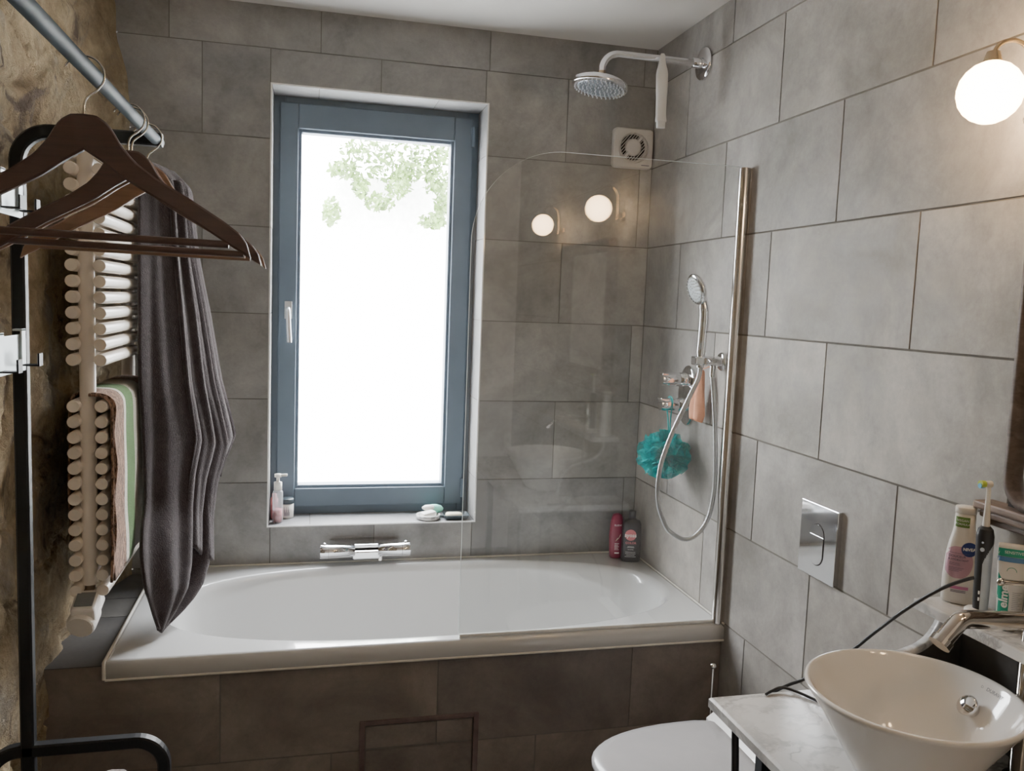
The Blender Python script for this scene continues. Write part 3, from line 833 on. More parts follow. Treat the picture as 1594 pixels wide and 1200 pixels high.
# hangers
HO = [(0, 0), (.015, -.001), (.025, -.007), (.033, -.016), (.044, -.036), (.06, -.055), (.088, -.076), (.13, -.100), (.173, -.127), (.193, -.142), (.203, -.157), (.2065, -.173)]
HI = [(.200, -.170), (.185, -.162), (.116, -.118), (.071, -.093), (.049, -.080), (.021, -.059), (0, -.0455)]
poly = HO+HI[:-1]+[(0, -.0455)]+[(-x, z) for x, z in HI[:-1][::-1]]+[(-x, z) for x, z in HO[::-1][:-1]]
def make_hanger(label, loc, mat):
    t = thing('clothes_hanger', label, 'hanger', loc, 'wooden hangers on the rail')
    X, Y, Z = loc
    # body: centre strip triangulates cleanly as quads between the upper and lower outline
    n = 40; up = []; lo = []
    def interp(pts, x):
        for (a, za), (b, zb) in zip(pts, pts[1:]):
            if a <= x <= b: return za+(zb-za)*(x-a)/(b-a+1e-9)
        return pts[-1][1]
    hi_ = sorted(HI+[(.2065, -.1735)])
    mb = MB(); secs = []
    for i in range(-n, n+1):
        x = .2065*i/n; ax = abs(x)
        zu = interp(HO, ax); zl = min(interp(hi_, ax), zu-.002)
        secs.append((x, zu, zl))
    th = .0058
    ringp = []
    for x, zu, zl in secs:
        h = zu-zl; b = min(.003, h*.3); yb = th
        ringp.append([(x, -yb+.002, zu), (x, yb-.002, zu), (x, yb, zu-b), (x, yb, zl+b), (x, yb-.002, zl), (x, -yb+.002, zl), (x, -yb, zl+b), (x, -yb, zu-b)])
    vs = [Vector(p)+Vector(loc) for r in ringp for p in r]; fs = []
    for i in range(len(ringp)-1):
        for k in range(8): fs.append((i*8+k, i*8+(k+1) % 8, (i+1)*8+(k+1) % 8, (i+1)*8+k))
    fs += [tuple(range(8)), tuple((len(ringp)-1)*8+k for k in range(8))]
    mb.add(vs, fs, False); mb.build('body', mat, t)
    MB().tube([(X-.178, Y, Z-.152), (X+.178, Y, Z-.157)], .0052, 12).build('trouser_bar', mat, t)
    hk = [(0, 0, -.004), (0, 0, .012), (.004, 0, .022), (.016, 0, .032), (.0235, 0, .044), (.0235, 0, .058), (.014, 0, .070), (0, 0, .0735), (-.013, 0, .070), (-.022, 0, .059)]
    MB().tube(smooth_path([Vector(p)+Vector(loc) for p in hk], 5), .0014, 8).build('hook', M['wire'], t)
    return t
HZ = 1.858+.0102-.072
h1 = make_hanger('nearest wooden hanger on the rail, with the darkest wide front face', (-1.567, -1.87, HZ), M['hanger'])
h2 = dup(h1, (-1.567, -1.590, HZ), 'dark wooden hanger second from the viewer, half hidden behind the nearest one')
h4 = make_hanger('light brown wooden hanger farthest along the rail, next to its tip', (-1.567, -1.425, HZ), M['hanger2'])
h3 = dup(h4, (-1.567, -1.562, HZ), 'lighter wooden hanger third from the viewer, its hook touching the second hook')
h2.rotation_euler[2] = .0; h3.rotation_euler[2] = .03; h4.rotation_euler[2] = .02

# ------------------------------------------------------------------ bath mixer under the window
bmx = thing('bath_mixer', 'chrome thermostatic bath mixer on the tiled wall below the window', 'tap', (-1.066, -.0, .66))
YM = -.085; ZM = .665
for s, xa, xb, xc in ((-1, -1.226, -1.196, -1.108), (1, -.905, -.935, -1.018)):
    MB().tube([(xb, YM, ZM), (xc-s*.004, YM, ZM), (xc, YM, ZM)], [.0245, .0245, .021], 28).build('barrel', M['chrome'], bmx)
    k = MB().tube([(xa, YM, ZM), (xa+s*-.003, YM, ZM), (xb+s*.001, YM, ZM)], [.0235, .025, .025], 28).build('knob', M['chrome'], bmx)
    MB().lathe([(0, .0), (.006, 0), (.007, .004), (.004, .007), (0, .0075)], ((xa+xb)/2, YM+.004, ZM+.0235), 14).build('stop_button', M['chrome'], k)
MB().box((-1.112, YM-.021, ZM-.028), (-1.014, -.03, ZM+.004), .006).build('spout_body', M['chrome'], bmx)
MB().box((-1.19, YM+.004, ZM+.006), (-.94, -.004, ZM+.021), .004).build('top_shelf', M['chrome'], bmx)
MB().tube([(-1.013, YM-.006, ZM-.02), (-1.013, YM-.006, ZM-.036)], [.0085, .008], 14).build('diverter', M['chrome_s'], bmx)
for x in (-1.14, -.99): MB().tube([(x, -.003, ZM), (x, YM, ZM)], .018, 16).build('wall_union', M['chrome'], bmx)

# ------------------------------------------------------------------ things on the window sill
SZ = z0+.0005
pb = thing('pump_bottle', 'slim clear pump bottle with white pump at the left end of the window sill', 'bottle', (-1.377, .045, SZ))
PBX, PBY = -1.377, .045
MB().lathe([(0, SZ), (.017, SZ), (.0185, SZ+.004), (.0185, SZ+.112), (.016, SZ+.118), (.013, SZ+.121)], (PBX, PBY, 0), 24).build('body', M['clearpl'], pb)
MB().lathe([(0, SZ+.005), (.0155, SZ+.005), (.0155, SZ+.05), (0, SZ+.05)], (PBX, PBY, 0), 20).build('contents', M['pinkliquid'], pb)
MB().lathe([(.0145, SZ+.121), (.0145, SZ+.15), (.006, SZ+.152), (.006, SZ+.168), (.0125, SZ+.169), (.0125, SZ+.180), (0, SZ+.181)], (PBX, PBY, 0), 24).box((PBX, PBY-.006, SZ+.172), (PBX+.033, PBY+.006, SZ+.180), .002).build('pump', M['cap_white'], pb)
jr_ = thing('cream_jar', 'round white jar with dark grey lid on the sill behind the pump bottle', 'jar', (-1.347, .115, SZ))
MB().lathe([(0, SZ), (.024, SZ), (.026, SZ+.004), (.026, SZ+.052), (.022, SZ+.056), (0, SZ+.056)], (-1.347, .115, 0), 28).build('body', M['bottlewhite'], jr_)
MB().lathe([(.0265, SZ+.055), (.0265, SZ+.071), (.025, SZ+.073), (0, SZ+.073)], (-1.347, .115, 0), 28).build('lid', M['blackdish'], jr_)
ll = MB()
for k in range(9):
    a = -1.9+k*.09; ll.add([(-1.347+.0264*math.cos(a+u), .115+.0264*math.sin(a+u), SZ+zz) for u, zz in ((0, .012), (.05, .012), (.05, .045-.01*(k % 3)), (0, .045-.01*(k % 3)))], [(0, 1, 2, 3)])
ll.build('lettering', M['ink'], jr_)
pk = thing('pink_bottle', 'small pink bottle squeezed behind the pump bottle in the sill corner', 'bottle', (-1.388, .10, SZ))
MB().lathe([(0, SZ), (.013, SZ), (.0145, SZ+.004), (.0145, SZ+.075), (.008, SZ+.085), (.008, SZ+.095), (0, SZ+.096)], (-1.391, .10, 0), 20).build('body', M['pinkliquid'], pk)

sd = thing('soap_dish', 'round white marbled soap dish on the right of the window sill', 'soap dish', (-.822, .045, SZ))
MB().lathe([(0, SZ), (.040, SZ), (.044, SZ+.003), (.046, SZ+.017), (.044, SZ+.018), (.041, SZ+.007), (0, SZ+.006)], (-.822, .045, 0), 36).build('dish', M['marble'], sd)
so = tag(MB().box((-.850, .018, SZ+.0075), (-.795, .058, SZ+.03), .008, rot=Matrix.Rotation(.35, 3, 'Z') @ Matrix.Rotation(-.12, 3, 'Y')).build('soap_bar', M['bottlewhite']), 'white soap bar in the round white dish', 'soap')
mi = thing('scrubber', 'mint green oval scrubber resting on the soap behind it', 'scrubber', (-.79, .085, SZ+.03))
MB().lathe([(0, -.018), (.02, -.016), (.032, -.006), (.034, .002), (.026, .012), (.012, .017), (0, .018)], (-.795, .083, SZ+.028), 28, sx=1.1, sy=.62).build('body', M['mint'], mi)
MB().lathe([(0, -.012), (.018, -.011), (.029, -.004), (.030, .002), (.02, .009), (0, .012)], (-.812, .079, SZ+.034), 24, sx=1., sy=.6).build('bristle_pad', M['bottlewhite'], mi)
bd = thing('soap_tray', 'dark grey rectangular soap tray at the right end of the sill', 'soap dish', (-.72, .045, SZ))
def rrect(cx, cy, hx, hy, r, n=6):
    out = []
    for sx, sy, a0 in ((1, 1, 0), (-1, 1, PI/2), (-1, -1, PI), (1, -1, 1.5*PI)):
        for k in range(n+1):
            a = a0+PI/2*k/n; out.append((cx+sx*(hx-r)+r*math.cos(a), cy+sy*(hy-r)+r*math.sin(a)))
    return out
def loft(mb, rings, smooth=True, cap0=True, cap1=True):
    n = len(rings[0]); vs = [v for r in rings for v in r]
    fs = [(i*n+k, i*n+(k+1) % n, (i+1)*n+(k+1) % n, (i+1)*n+k) for i in range(len(rings)-1) for k in range(n)]
    if cap0: fs.append(tuple(range(n))[::-1])
    if cap1: fs.append(tuple((len(rings)-1)*n+k for k in range(n)))
    return mb.add(vs, fs, smooth)
def rr3(cx, cy, hx, hy, r, z): return [(a, b, z) for a, b in rrect(cx, cy, hx, hy, r)]
loft(MB(), [rr3(-.716, .045, .042, .03, .012, SZ), rr3(-.716, .045, .050, .037, .014, SZ+.017), rr3(-.716, .045, .047, .034, .013, SZ+.017), rr3(-.716, .045, .042, .03, .012, SZ+.006)], False).build('tray', M['blackdish'], bd)
tag(loft(MB(), [rr3(-.722, .045, .030, .018, .014, SZ+.0065), rr3(-.722, .045, .034, .022, .018, SZ+.012), rr3(-.722, .045, .030, .018, .014, SZ+.0195), rr3(-.722, .045, .02, .01, .009, SZ+.021)]).build('soap_bar', M['cream']), 'cream soap bar lying in the dark grey tray', 'soap')

# ------------------------------------------------------------------ extractor fan
fx, fz = -.0885, 2.175
fan = thing('extractor_fan', 'white square extractor fan with slanted louvres high on the back wall', 'fan', (fx, 0, fz))
def rr_xz(hx, hz, r, y): return [(a, y, b) for a, b in rrect(fx, fz, hx, hz, r)]
loft(MB(), [rr_xz(.080, .074, .016, -.0005), rr_xz(.080, .074, .016, -.018), rr_xz(.076, .070, .014, -.024), rr_xz(.0615, .0565, .0565, -.0242), rr_xz(.0612, .0562, .056, -.013)], False).build('cover', M['fanw'], fan)
MB().lathe([(.060, 0), (.058, -.004), (.0495, -.0045), (.0495, -.002)], (fx, -.013, fz+.004), 40, mat=Matrix(((1,0,0),(0,0,1),(0,1,0)))).build('funnel', M['fanw'], fan)
MB().lathe([(.048, 0), (.030, -.001), (.030, 0)], (fx, -.0165, fz+.004), 40, mat=Matrix(((1,0,0),(0,0,1),(0,1,0)))).build('opening', M['fandark'], fan)  # dark ring sheet in place of the shade inside the fan
hb = MB().lathe([(.033, 0), (.032, -.006), (.026, -.0095), (0, -.011)], (fx, -.016, fz+.004), 36, mat=Matrix(((1,0,0),(0,0,1),(0,1,0)))); hb.build('hub', M['fanw'], fan)
u = Vector((math.cos(.87), 0, math.sin(.87))); w_ = Vector((-u.z, 0, u.x))
MB().box((fx-.052, -.0255, fz-.0015), (fx-.028, -.018, fz+.0095), .002, rot=Matrix.Rotation(-.87, 3, 'Y'), piv=(fx, -.02, fz+.004)).build('spoke', M['fanw'], fan)
MB().box((fx+.028, -.0255, fz-.0015), (fx+.052, -.018, fz+.0095), .002, rot=Matrix.Rotation(-.87, 3, 'Y'), piv=(fx, -.02, fz+.004)).build('spoke', M['fanw'], fan)
for k in range(-6, 7):
    d_ = k*.0088; L = math.sqrt(max(0, .0565**2-d_*d_))
    cc = Vector((fx, -.0235, fz+.004))+w_*d_
    if abs(d_) < .03:
        l0 = math.sqrt(.033**2-d_*d_) 
        segs = [(-L, -l0), (l0, L)]
    else: segs = [(-L, L)]
    for a, b in segs: MB().tube([cc+u*a, cc+u*b], .0015, 6).build('louvre', M['fanw'], fan)
MB().box((fx+.034, -.0246, fz-.0625), (fx+.066, -.0241, fz-.0598)).build('lettering', M['ink'], fan)

# ------------------------------------------------------------------ overhead shower
AY, AZ = -.411, 2.393
rs = thing('rain_shower', 'chrome overhead rain shower head on a bent arm from the right wall', 'shower', (0, AY, AZ))
MB().lathe([(.054, -.001), (.054, -.008), (.050, -.012), (.018, -.013)], (0, AY, AZ), 40, mat=Matrix(((0,0,1),(0,1,0),(1,0,0)))).build('wall_flange', M['chrome'], rs)
MB().tube([(-.01, AY, AZ), (-.045, AY, AZ), (-.046, AY, AZ)], [.0165, .0165, .0135], 20).build('arm_collar', M['chrome'], rs)
MB().tube(fillet([(-.04, AY, AZ), (-.362, AY, AZ), (-.362, AY, AZ-.08)], .055, 12), .0115, 20).build('arm', M['chrome'], rs)
RT = Matrix.Rotation(math.radians(9), 3, 'Y') @ Matrix.Rotation(math.radians(-3), 3, 'X')
hc = Vector((-.366, AY, AZ-.092))
hdm = MB().lathe([(0, .016), (.016, .016), (.018, .006), (.03, .003), (.082, -.001), (.090, -.006), (.091, -.020), (.088, -.023)], hc, 48, mat=RT)
ho = hdm.build('shower_head', M['chrome'], rs)
MB().lathe([(.088, -.0225), (.06, -.0235), (0, -.0237)], hc, 48, mat=RT).build('spray_plate', simple('spray_plate_grey', (.16, .18, .21), .3, .4), ho)
nb = MB()
for rr_, nn in ((.08, 34), (.067, 28), (.054, 22), (.041, 17), (.028, 11), (.014, 6)):
    for k in range(nn):
        a = 2*PI*k/nn
        nb.lathe([(.0026, -.0235), (.0019, -.0285), (0, -.029)], hc+RT @ Vector((rr_*math.cos(a), rr_*math.sin(a), 0)), 6, mat=RT)
nb.build('nozzles', simple('grey_nozzle', (.62, .66, .70), .45), ho)
MB().tube([(-.362, AY, AZ-.058), (-.362, AY, AZ-.078)], .0135, 12).build('coupling', M['brass'], rs)
wt = thing('shower_tube', 'slim white tapered plastic tube hanging from the chrome shower arm', 'shower accessory', (-.160, AY-.026, 2.18))
pw = [(.006, .236), (.009, .230), (.012, .205), (.0185, .185), (.0205, .170), (.020, .12), (.0175, .07), (.0175, .04), (.0195, .026), (.0195, .020), (.0158, .019), (.0152, .0), (0, 0)]
MB().lathe(pw, (-.160, AY-.028, 2.166), 24, sy=.6, mat=Matrix.Rotation(math.radians(-1.5), 3, 'Y')).build('body', M['whiteplastic'], wt)

# ------------------------------------------------------------------ shower screen
GY, GX0, GX1, GZ0, GZ1, GR = -.762, -.843, -.03, RIM+.006, 2.003, .265
sc = thing('shower_screen', 'clear glass bath screen with rounded top corner and chrome wall profile', 'shower screen', (-.4, GY, RIM))
out = [(GX1, GZ0), (GX1, GZ1)]
for k in range(25):
    a = PI/2+PI/2*k/24; out.append((GX0+GR+GR*math.cos(a), GZ1-GR+GR*math.sin(a)))
out.append((GX0, GZ0))
n = len(out)
g1 = MB().add([(x, GY-.004, z) for x, z in out]+[(x, GY+.004, z) for x, z in out], [tuple(range(n))[::-1], tuple(range(n, 2*n))])
g1.build('pane', M['glass'], sc)
ge = MB()
ge.add([(x, GY-.004, z) for x, z in out[1:]]+[(x, GY+.004, z) for x, z in out[1:]], [(i, i+1, i+n, i+n-1) for i in range(n-2)])
ge.build('polished_edge', M['glassedge'], sc, fix=False)
MB().tube([(-.0195, GY, RIM+.001), (-.0195, GY, 2.0)], .0175, 20).build('wall_profile', M['chrome_s'], sc)
MB().box((-.012, GY-.012, RIM+.001), (-.0005, GY+.012, 1.998), .001).build('wall_channel', M['chrome_s'], sc)
MB().tube([(GX0+.002, GY, RIM+.006), (GX1, GY, RIM+.006)], .0055, 10).build('bottom_seal', M['seal'], sc)

# ------------------------------------------------------------------ shower mixer on right wall
mx = thing('shower_mixer', 'chrome oval wall plate with two round shower control knobs', 'tap', (0, -.43, 1.28))
ov = [[(-dx, -.43+ (.064*f)*math.cos(2*PI*k/40)*1, 1.28+ (.105*f)*math.copysign(abs(math.sin(2*PI*k/40))**.9, math.sin(2*PI*k/40))) for k in range(40)] for dx, f in ((.0005, 1), (.007, 1), (.010, .95))]
loft(MB(), ov).build('wall_plate', M['chrome'], mx)
for z in (1.335, 1.248):
    k = MB().tube([(-.009, -.43, z), (-.04, -.43, z), (-.0402, -.43, z)], [.0235, .0235, .021], 28).tube([(-.0415, -.43, z), (-.092, -.43, z), (-.104, -.43, z)], [.0235, .023, .020], 28).build('knob', M['chrome'], mx)
    MB().box((-.108, -.447, z+.013), (-.075, -.413, z+.022), .003, rot=Matrix.Rotation(.12, 3, 'Y')).build('grip', M['chrome'], k)

hold = thing('shower_holder', 'chrome wall holder carrying the hand shower, near the glass screen', 'shower holder', (0, -.665, 1.415))
MB().lathe([(.030, -.001), (.030, -.009), (.025, -.013), (.015, -.014)], (0, -.665, 1.415), 32, mat=Matrix(((0,0,1),(0,1,0),(1,0,0)))).build('rosette', M['chrome'], hold)
MB().tube([(-.012, -.665, 1.415), (-.055, -.665, 1.416), (-.068, -.665, 1.417)], [.0165, .0155, .0145], 20).build('arm', M['chrome'], hold)
MB().box((-.105, -.684, 1.402), (-.062, -.646, 1.430), .005).build('cradle', M['chrome'], hold)
MB().tube([(-.036, -.665, 1.408), (-.036, -.665, 1.376), (-.036, -.665, 1.366)], [.010, .0095, .0085], 16).build('outlet', M['chrome'], hold)

hs = thing('hand_shower', 'chrome hand shower with pale spray face and looping silver hose', 'shower', (-.08, -.665, 1.44))
MB().tube(smooth_path([(-.079, -.665, 1.395), (-.079, -.665, 1.44), (-.077, -.665, 1.50), (-.075, -.664, 1.56), (-.080, -.662, 1.60), (-.092, -.66, 1.632)], 5), [.0125]*5+[.0155]*8+[.0165]*6+[.0145]*7, 18).build('handle', M['chrome'], hs)
dN = Vector((-.93, -.06, -.30)).normalized()
zx = Vector((0, 0, 1)); ux = zx.cross(dN).normalized(); vx = dN.cross(ux)
MM = Matrix((ux, vx, dN)).transposed()
hc2 = Vector((-.100, -.662, 1.640))
hh = MB().lathe([(0, -.016), (.02, -.013), (.043, -.004), (.0495, .003), (.0495, .010), (.046, .013)], hc2, 36, mat=MM).build('head', M['chrome'], hs)
MB().lathe([(.046, .0125), (.03, .0145), (0, .0155)], hc2, 36, mat=MM).build('spray_face', simple('pale_spray_face', (.50, .55, .58), .4), hh)
nb = MB()
for rr_, nn in ((.04, 20), (.03, 15), (.02, 10), (.01, 5)):
    for k in range(nn):
        a = 2*PI*k/nn; nb.lathe([(.0016, .0135), (.0012, .0175), (0, .018)], hc2+MM @ Vector((rr_*math.cos(a), rr_*math.sin(a), 0)), 6, mat=MM)
nb.build('nozzles', M['whiteplastic'], hh)
hp_ = [(-.036, -.665, 1.368), (-.024, -.672, 1.25), (-.016, -.678, 1.133), (-.013, -.680, 1.008), (-.028, -.680, .914), (-.062, -.678, .862), (-.102, -.676, .845), (-.145, -.674, .864), (-.171, -.672, .891), (-.200, -.670, .97), (-.198, -.668, 1.073), (-.167, -.666, 1.175), (-.112, -.665, 1.298), (-.084, -.665, 1.36), (-.079, -.665, 1.398)]
hse = MB()
hpth = smooth_path(hp_, 26)
hse.tube(hpth, [.0070+.0006*((i//2) % 2) for i in range(len(hpth))], 12)
hse.build('hose', M['hosem'], hs)

# ------------------------------------------------------------------ bath pouf and mitt
pc = Vector((-.089, -.452, 1.078))
pf_ = thing('bath_pouf', 'teal mesh bath pouf hanging by its cord from the lower shower knob', 'bath sponge', tuple(pc))
mbp = MB()
random.seed(3)
for q_ in range(54):
    # a ruffled petal: wavy fan from the heart of the pouf
    while True:
        dv = Vector((random.uniform(-1, 1), random.uniform(-1, 1), random.uniform(-1, 1)))
        if .2 < dv.length < 1: break
    dv.normalize()
    t1 = dv.orthogonal().normalized(); t1 = Matrix.Rotation(random.uniform(0, 2*PI), 3, dv) @ t1; t2 = dv.cross(t1)
    Rr = .098*random.uniform(.72, 1.0)*(1-.12*abs(dv.z)); 
    rowp = []
    ph = random.uniform(0, 6); fr = random.uniform(5, 9)
    for i in range(7):
        s = i/6; rad = Rr*(.15+.85*s); row = []
        for k in range(15):
            al = (k/14-.5)*1.25
            vv = (dv*math.cos(al)+t1*math.sin(al))*rad + t2*(.017*s*math.sin(fr*al*1.6+ph)+.006*s*math.sin(fr*3*al))
            pt = pc+vv
            pt.x = min(pt.x, -.004)
            row.append(pt)
        rowp.append(row)
    mbp.grid(rowp)
def mesh_mat():
    m, nt, o = new_mat('teal_mesh_netting')
    d = pri(nt, (.0, .36, .36), .6); v = objvec(nt)
    n = nz(nt, 40, 3, .6, v); r = ramp(nt, n.outputs['Fac'], [(.3, (.0, .30, .33)), (.7, (.01, .66, .64))]); nt.links.new(r.outputs[0], d.inputs['Base Color'])
    tl_ = nt.nodes.new('ShaderNodeBsdfTranslucent'); nt.links.new(r.outputs[0], tl_.inputs[0])
    a = nt.nodes.new('ShaderNodeMixShader'); a.inputs[0].default_value = .4
    nt.links.new(d.outputs[0], a.inputs[1]); nt.links.new(tl_.outputs[0], a.inputs[2])
    tr = nt.nodes.new('ShaderNodeBsdfTransparent'); b = nt.nodes.new('ShaderNodeMixShader'); b.inputs[0].default_value = .72
    nt.links.new(tr.outputs[0], b.inputs[1]); nt.links.new(a.outputs[0], b.inputs[2]); nt.links.new(b.outputs[0], o.inputs['Surface'])
    return m
M['net'] = mesh_mat()
mbp.build('mesh_ruffles', M['net'], pf_, fix=False)
cr = MB(); kx = -.070
cr.tube(smooth_path([(kx-.002, -.452, 1.10), (kx-.004, -.456, 1.20), (kx, -.4565, 1.248), (kx+.002, -.45, 1.268), (kx+.003, -.43, 1.2755), (kx+.003, -.408, 1.266), (kx+.002, -.403, 1.245), (kx+.004, -.42, 1.19), (kx, -.445, 1.10)], 6), .0022, 8)
cr.build('cord', M['pouf'], pf_)
mt = thing('bath_mitt', 'peach coloured cloth mitt hanging behind the shower hose', 'bath mitt', (-.03, -.56, 1.38))
gm = []
for i in range(17):
    t = i/16; wv = .010+.036*min(1, t*1.25)**.8*(1-.35*max(0, t-.85)/.15)
    gm.append([Vector((-.034-.004*math.sin(t*3)-.010*abs(k/12)*0+.0045*math.sin(k*1.05+t*2)*min(1, .3+t)-.015*t*math.cos(k/6*PI/2), -.585+wv*k/6*1.0+.01*t, 1.382-.165*t-.008*(k/6)**2*t)) for k in range(-6, 7)])
MB().grid(gm).build('cloth', M['peach'], mt, fix=False, solid=.012, sub=1)
MB().tube(smooth_path([(-.036, -.585, 1.378), (-.034, -.60, 1.395), (-.030, -.628, 1.408), (-.028, -.646, 1.402), (-.034, -.60, 1.386)], 5), .002, 6).build('loop', M['peach'], mt)

# ------------------------------------------------------------------ bottles
def section(w, d, ex, rz, c, z, n=40):
    out = []
    for k in range(n):
        a = 2*PI*k/n; cx, sy = math.cos(a), math.sin(a)
        x = w*math.copysign(abs(cx)**(2/ex), cx); y = d*math.copysign(abs(sy)**(2/ex), sy)
        out.append(Vector((c[0]+x*math.cos(rz)-y*math.sin(rz), c[1]+x*math.sin(rz)+y*math.cos(rz), z)))
    return out
class Bottle:
    """flattened bottle; prof = [(z, half width, half depth)]; its front looks along -y turned by rz"""
    def __init__(s, c, rz, prof, ex=2.4): s.c, s.rz, s.p, s.ex = c, rz, prof, ex
    def wd(s, z):
        z -= s.c[2]
        for (z0_, w0, d0), (z1_, w1, d1) in zip(s.p, s.p[1:]):
            if z0_ <= z <= z1_ and z1_ > z0_:
                t = (z-z0_)/(z1_-z0_); return w0+(w1-w0)*t, d0+(d1-d0)*t
        return s.p[-1][1:]
    def front(s, eps=.0006):
        def fn(a, b):
            z = s.c[2]+b; w, d = s.wd(z)
            q = max(0., 1-min(1., abs(a/w))**s.ex)**(1/s.ex); y = -(d*q+eps)
            return Vector((s.c[0]+a*math.cos(s.rz)-y*math.sin(s.rz), s.c[1]+a*math.sin(s.rz)+y*math.cos(s.rz), z))
        return fn
    def body(s): return loft(MB(), [section(w, d, s.ex, s.rz, s.c, s.c[2]+z) for z, w, d in s.p])

# black shampoo bottle
sb = Bottle((-.058, -.128, RIM+.0015), math.radians(-14), [(0, .032, .017), (.004, .0365, .021), (.05, .0375, .022), (.12, .0365, .0215), (.150, .035, .021), (.160, .030, .020), (.165, .017, .015), (.168, .0150, .0140)], 3.2)
sh = thing('shampoo_bottle', 'black shampoo bottle with coral disc label standing in the tub corner', 'bottle', sb.c)
sb.body().build('body', M['shampoo'], sh)
loft(MB(), [section(w, w, 2, 0, sb.c, sb.c[2]+z, 24) for z, w in ((.167, .0140), (.195, .0135), (.199, .012), (.200, .003))]).build('cap', M['shampoo'], sh)
f = sb.front()
lay(MB(), disc2d(-.006, .107, .0215), f).build('label', M['coral'], sh)
f2 = sb.front(.0011)
tx = lay(MB(), [(lambda v: ([(a-.006, b+.106) for a, b in v[0]], v[1]))(text2d('syoss', .021, .0004))][0], f2)
for k, (zz, hw) in enumerate(((.062, .012), (.058, .014), (.050, .011), (.040, .019), (.034, .02), (.028, .016), (.022, .021))): lay(tx, rect2d(-.004-hw, zz, -.004+hw, zz+.0012), f)
tx.build('lettering', M['inkwhite'], sh)
lay(MB(), (lambda v: ([(a-.004, b+.076) for a, b in v[0]], v[1]))(text2d('COLOR', .012, .0003)), f).build('lettering', M['coral'], sh)
# crimson conditioner bottle behind it
cb = Bottle((-.100, -.078, RIM+.0015), math.radians(-10), [(0, .021, .014), (.004, .024, .017), (.03, .0265, .018), (.09, .0285, .019), (.135, .0255, .018), (.16, .021, .016), (.172, .016, .013), (.176, .006, .005)], 2.3)
cn = thing('conditioner_bottle', 'crimson bottle with white print half hidden behind the black shampoo bottle', 'bottle', cb.c)
cb.body().build('body', M['magenta'], cn)
f = cb.front()
tx = lay(MB(), (lambda v: ([(a+.002, b+.132) for a, b in v[0]], v[1]))(text2d('ELSEVE', .0095)), f)
for k in range(5): lay(tx, rect2d(-.009, .035+.006*k, .008-.003*(k % 2), .0372+.006*k), f)
lay(tx, rect2d(-.008, .020, .010, .026), f)
tx.build('lettering', M['inkwhite'], cn)
st_ = MB()
for k in range(4): st_.tube([f(-.006+.002*k, .070+.004*k), f(.006, .082), f(.013, .098-.002*k)], .0008, 5)
st_.build('emblem', M['cream'], cn)

# ------------------------------------------------------------------ flush plate and toilet
fp = thing('flush_plate', 'chrome rectangular flush plate on the right wall above the toilet', 'flush plate', (0, -1.242, 1.0))
MB().box((-.0005, -1.320, .904), (-.014, -1.164, 1.094), .0015).build('plate', M['chrome'], fp)
def stad(y0_, y1_, za, zb, n=14):
    r = (y1_-y0_)/2; c = (y0_+y1_)/2
    return [(c+r*math.cos(PI*k/n), zb-r+r*math.sin(PI*k/n)) for k in range(n+1)]+[(c-r*math.cos(PI*k/n), za+r-r*math.sin(PI*k/n)) for k in range(n+1)]
MB().prism(stad(-1.271, -1.211, .937, 1.046), -.0138, -.0144, 'YZ').build('button_gap_shade', M['fandark'], fp)  # dark sheet on the plate for the shade round the buttons
up_ = [p for p in stad(-1.269, -1.213, .939, 1.044) if p[1] > 1.014]; lw_ = [p for p in stad(-1.269, -1.213, .939, 1.044) if p[1] <= 1.014]
MB().prism([(-1.213, 1.0165)]+up_+[(-1.269, 1.0165)], -.0140, -.0165, 'YZ').build('small_button', M['chrome'], fp, bev=.0006)
MB().prism([(-1.269, 1.0150)]+lw_+[(-1.213, 1.0150)], -.0140, -.0165, 'YZ').build('large_button', M['chrome'], fp, bev=.0006)

to = thing('toilet', 'white wall-hung toilet with closed lid between bath and vanity', 'toilet', (-.3, -1.235, .1))
def dshape(x0_, x1_, hw, z, cy=-1.235, n=24, back=.0):
    pts = [(x1_, cy+hw*.94, z)]
    L = x1_-x0_
    for k in range(n+1):
        a = PI/2+PI*k/n
        ex = 2.35
        c_, s_ = math.cos(a), math.sin(a)
        pts.append((x1_-.12*L+ .88*L*math.copysign(abs(c_)**(2/ex), c_), cy+hw*math.copysign(abs(s_)**(2/ex), s_), z))
    pts.append((x1_, cy-hw*.94, z))
    return pts
loft(MB(), [dshape(-.577, -.182, .182, .428), dshape(-.580, -.180, .185, .432), dshape(-.580, -.180, .185, .440), dshape(-.574, -.182, .179, .447), dshape(-.55, -.16, .16, .4505), dshape(-.40, -.2, .06, .453)], True).build('lid', M['seat'], to)
loft(MB(), [dshape(-.572, -.150, .178, .412), dshape(-.574, -.15, .180, .425)], False).build('seat', M['seat'], to)
loft(MB(), [dshape(-.40, -.001, .10, .13), dshape(-.50, -.001, .14, .20), dshape(-.55, -.001, .168, .32), dshape(-.565, -.001, .176, .395), dshape(-.565, -.001, .176, .411)], True).build('bowl', M['ceramic'], to)
MB().prism([(-.188, .413), (-.188, .446), (-.166, .462), (-.140, .462), (-.138, .413)], -1.405, -1.045, 'XZ').build('hinge_glint_bar', M['trimwhite'], to, bev=.002)  # sloped and whiter than the lid, to make a window glint along its back

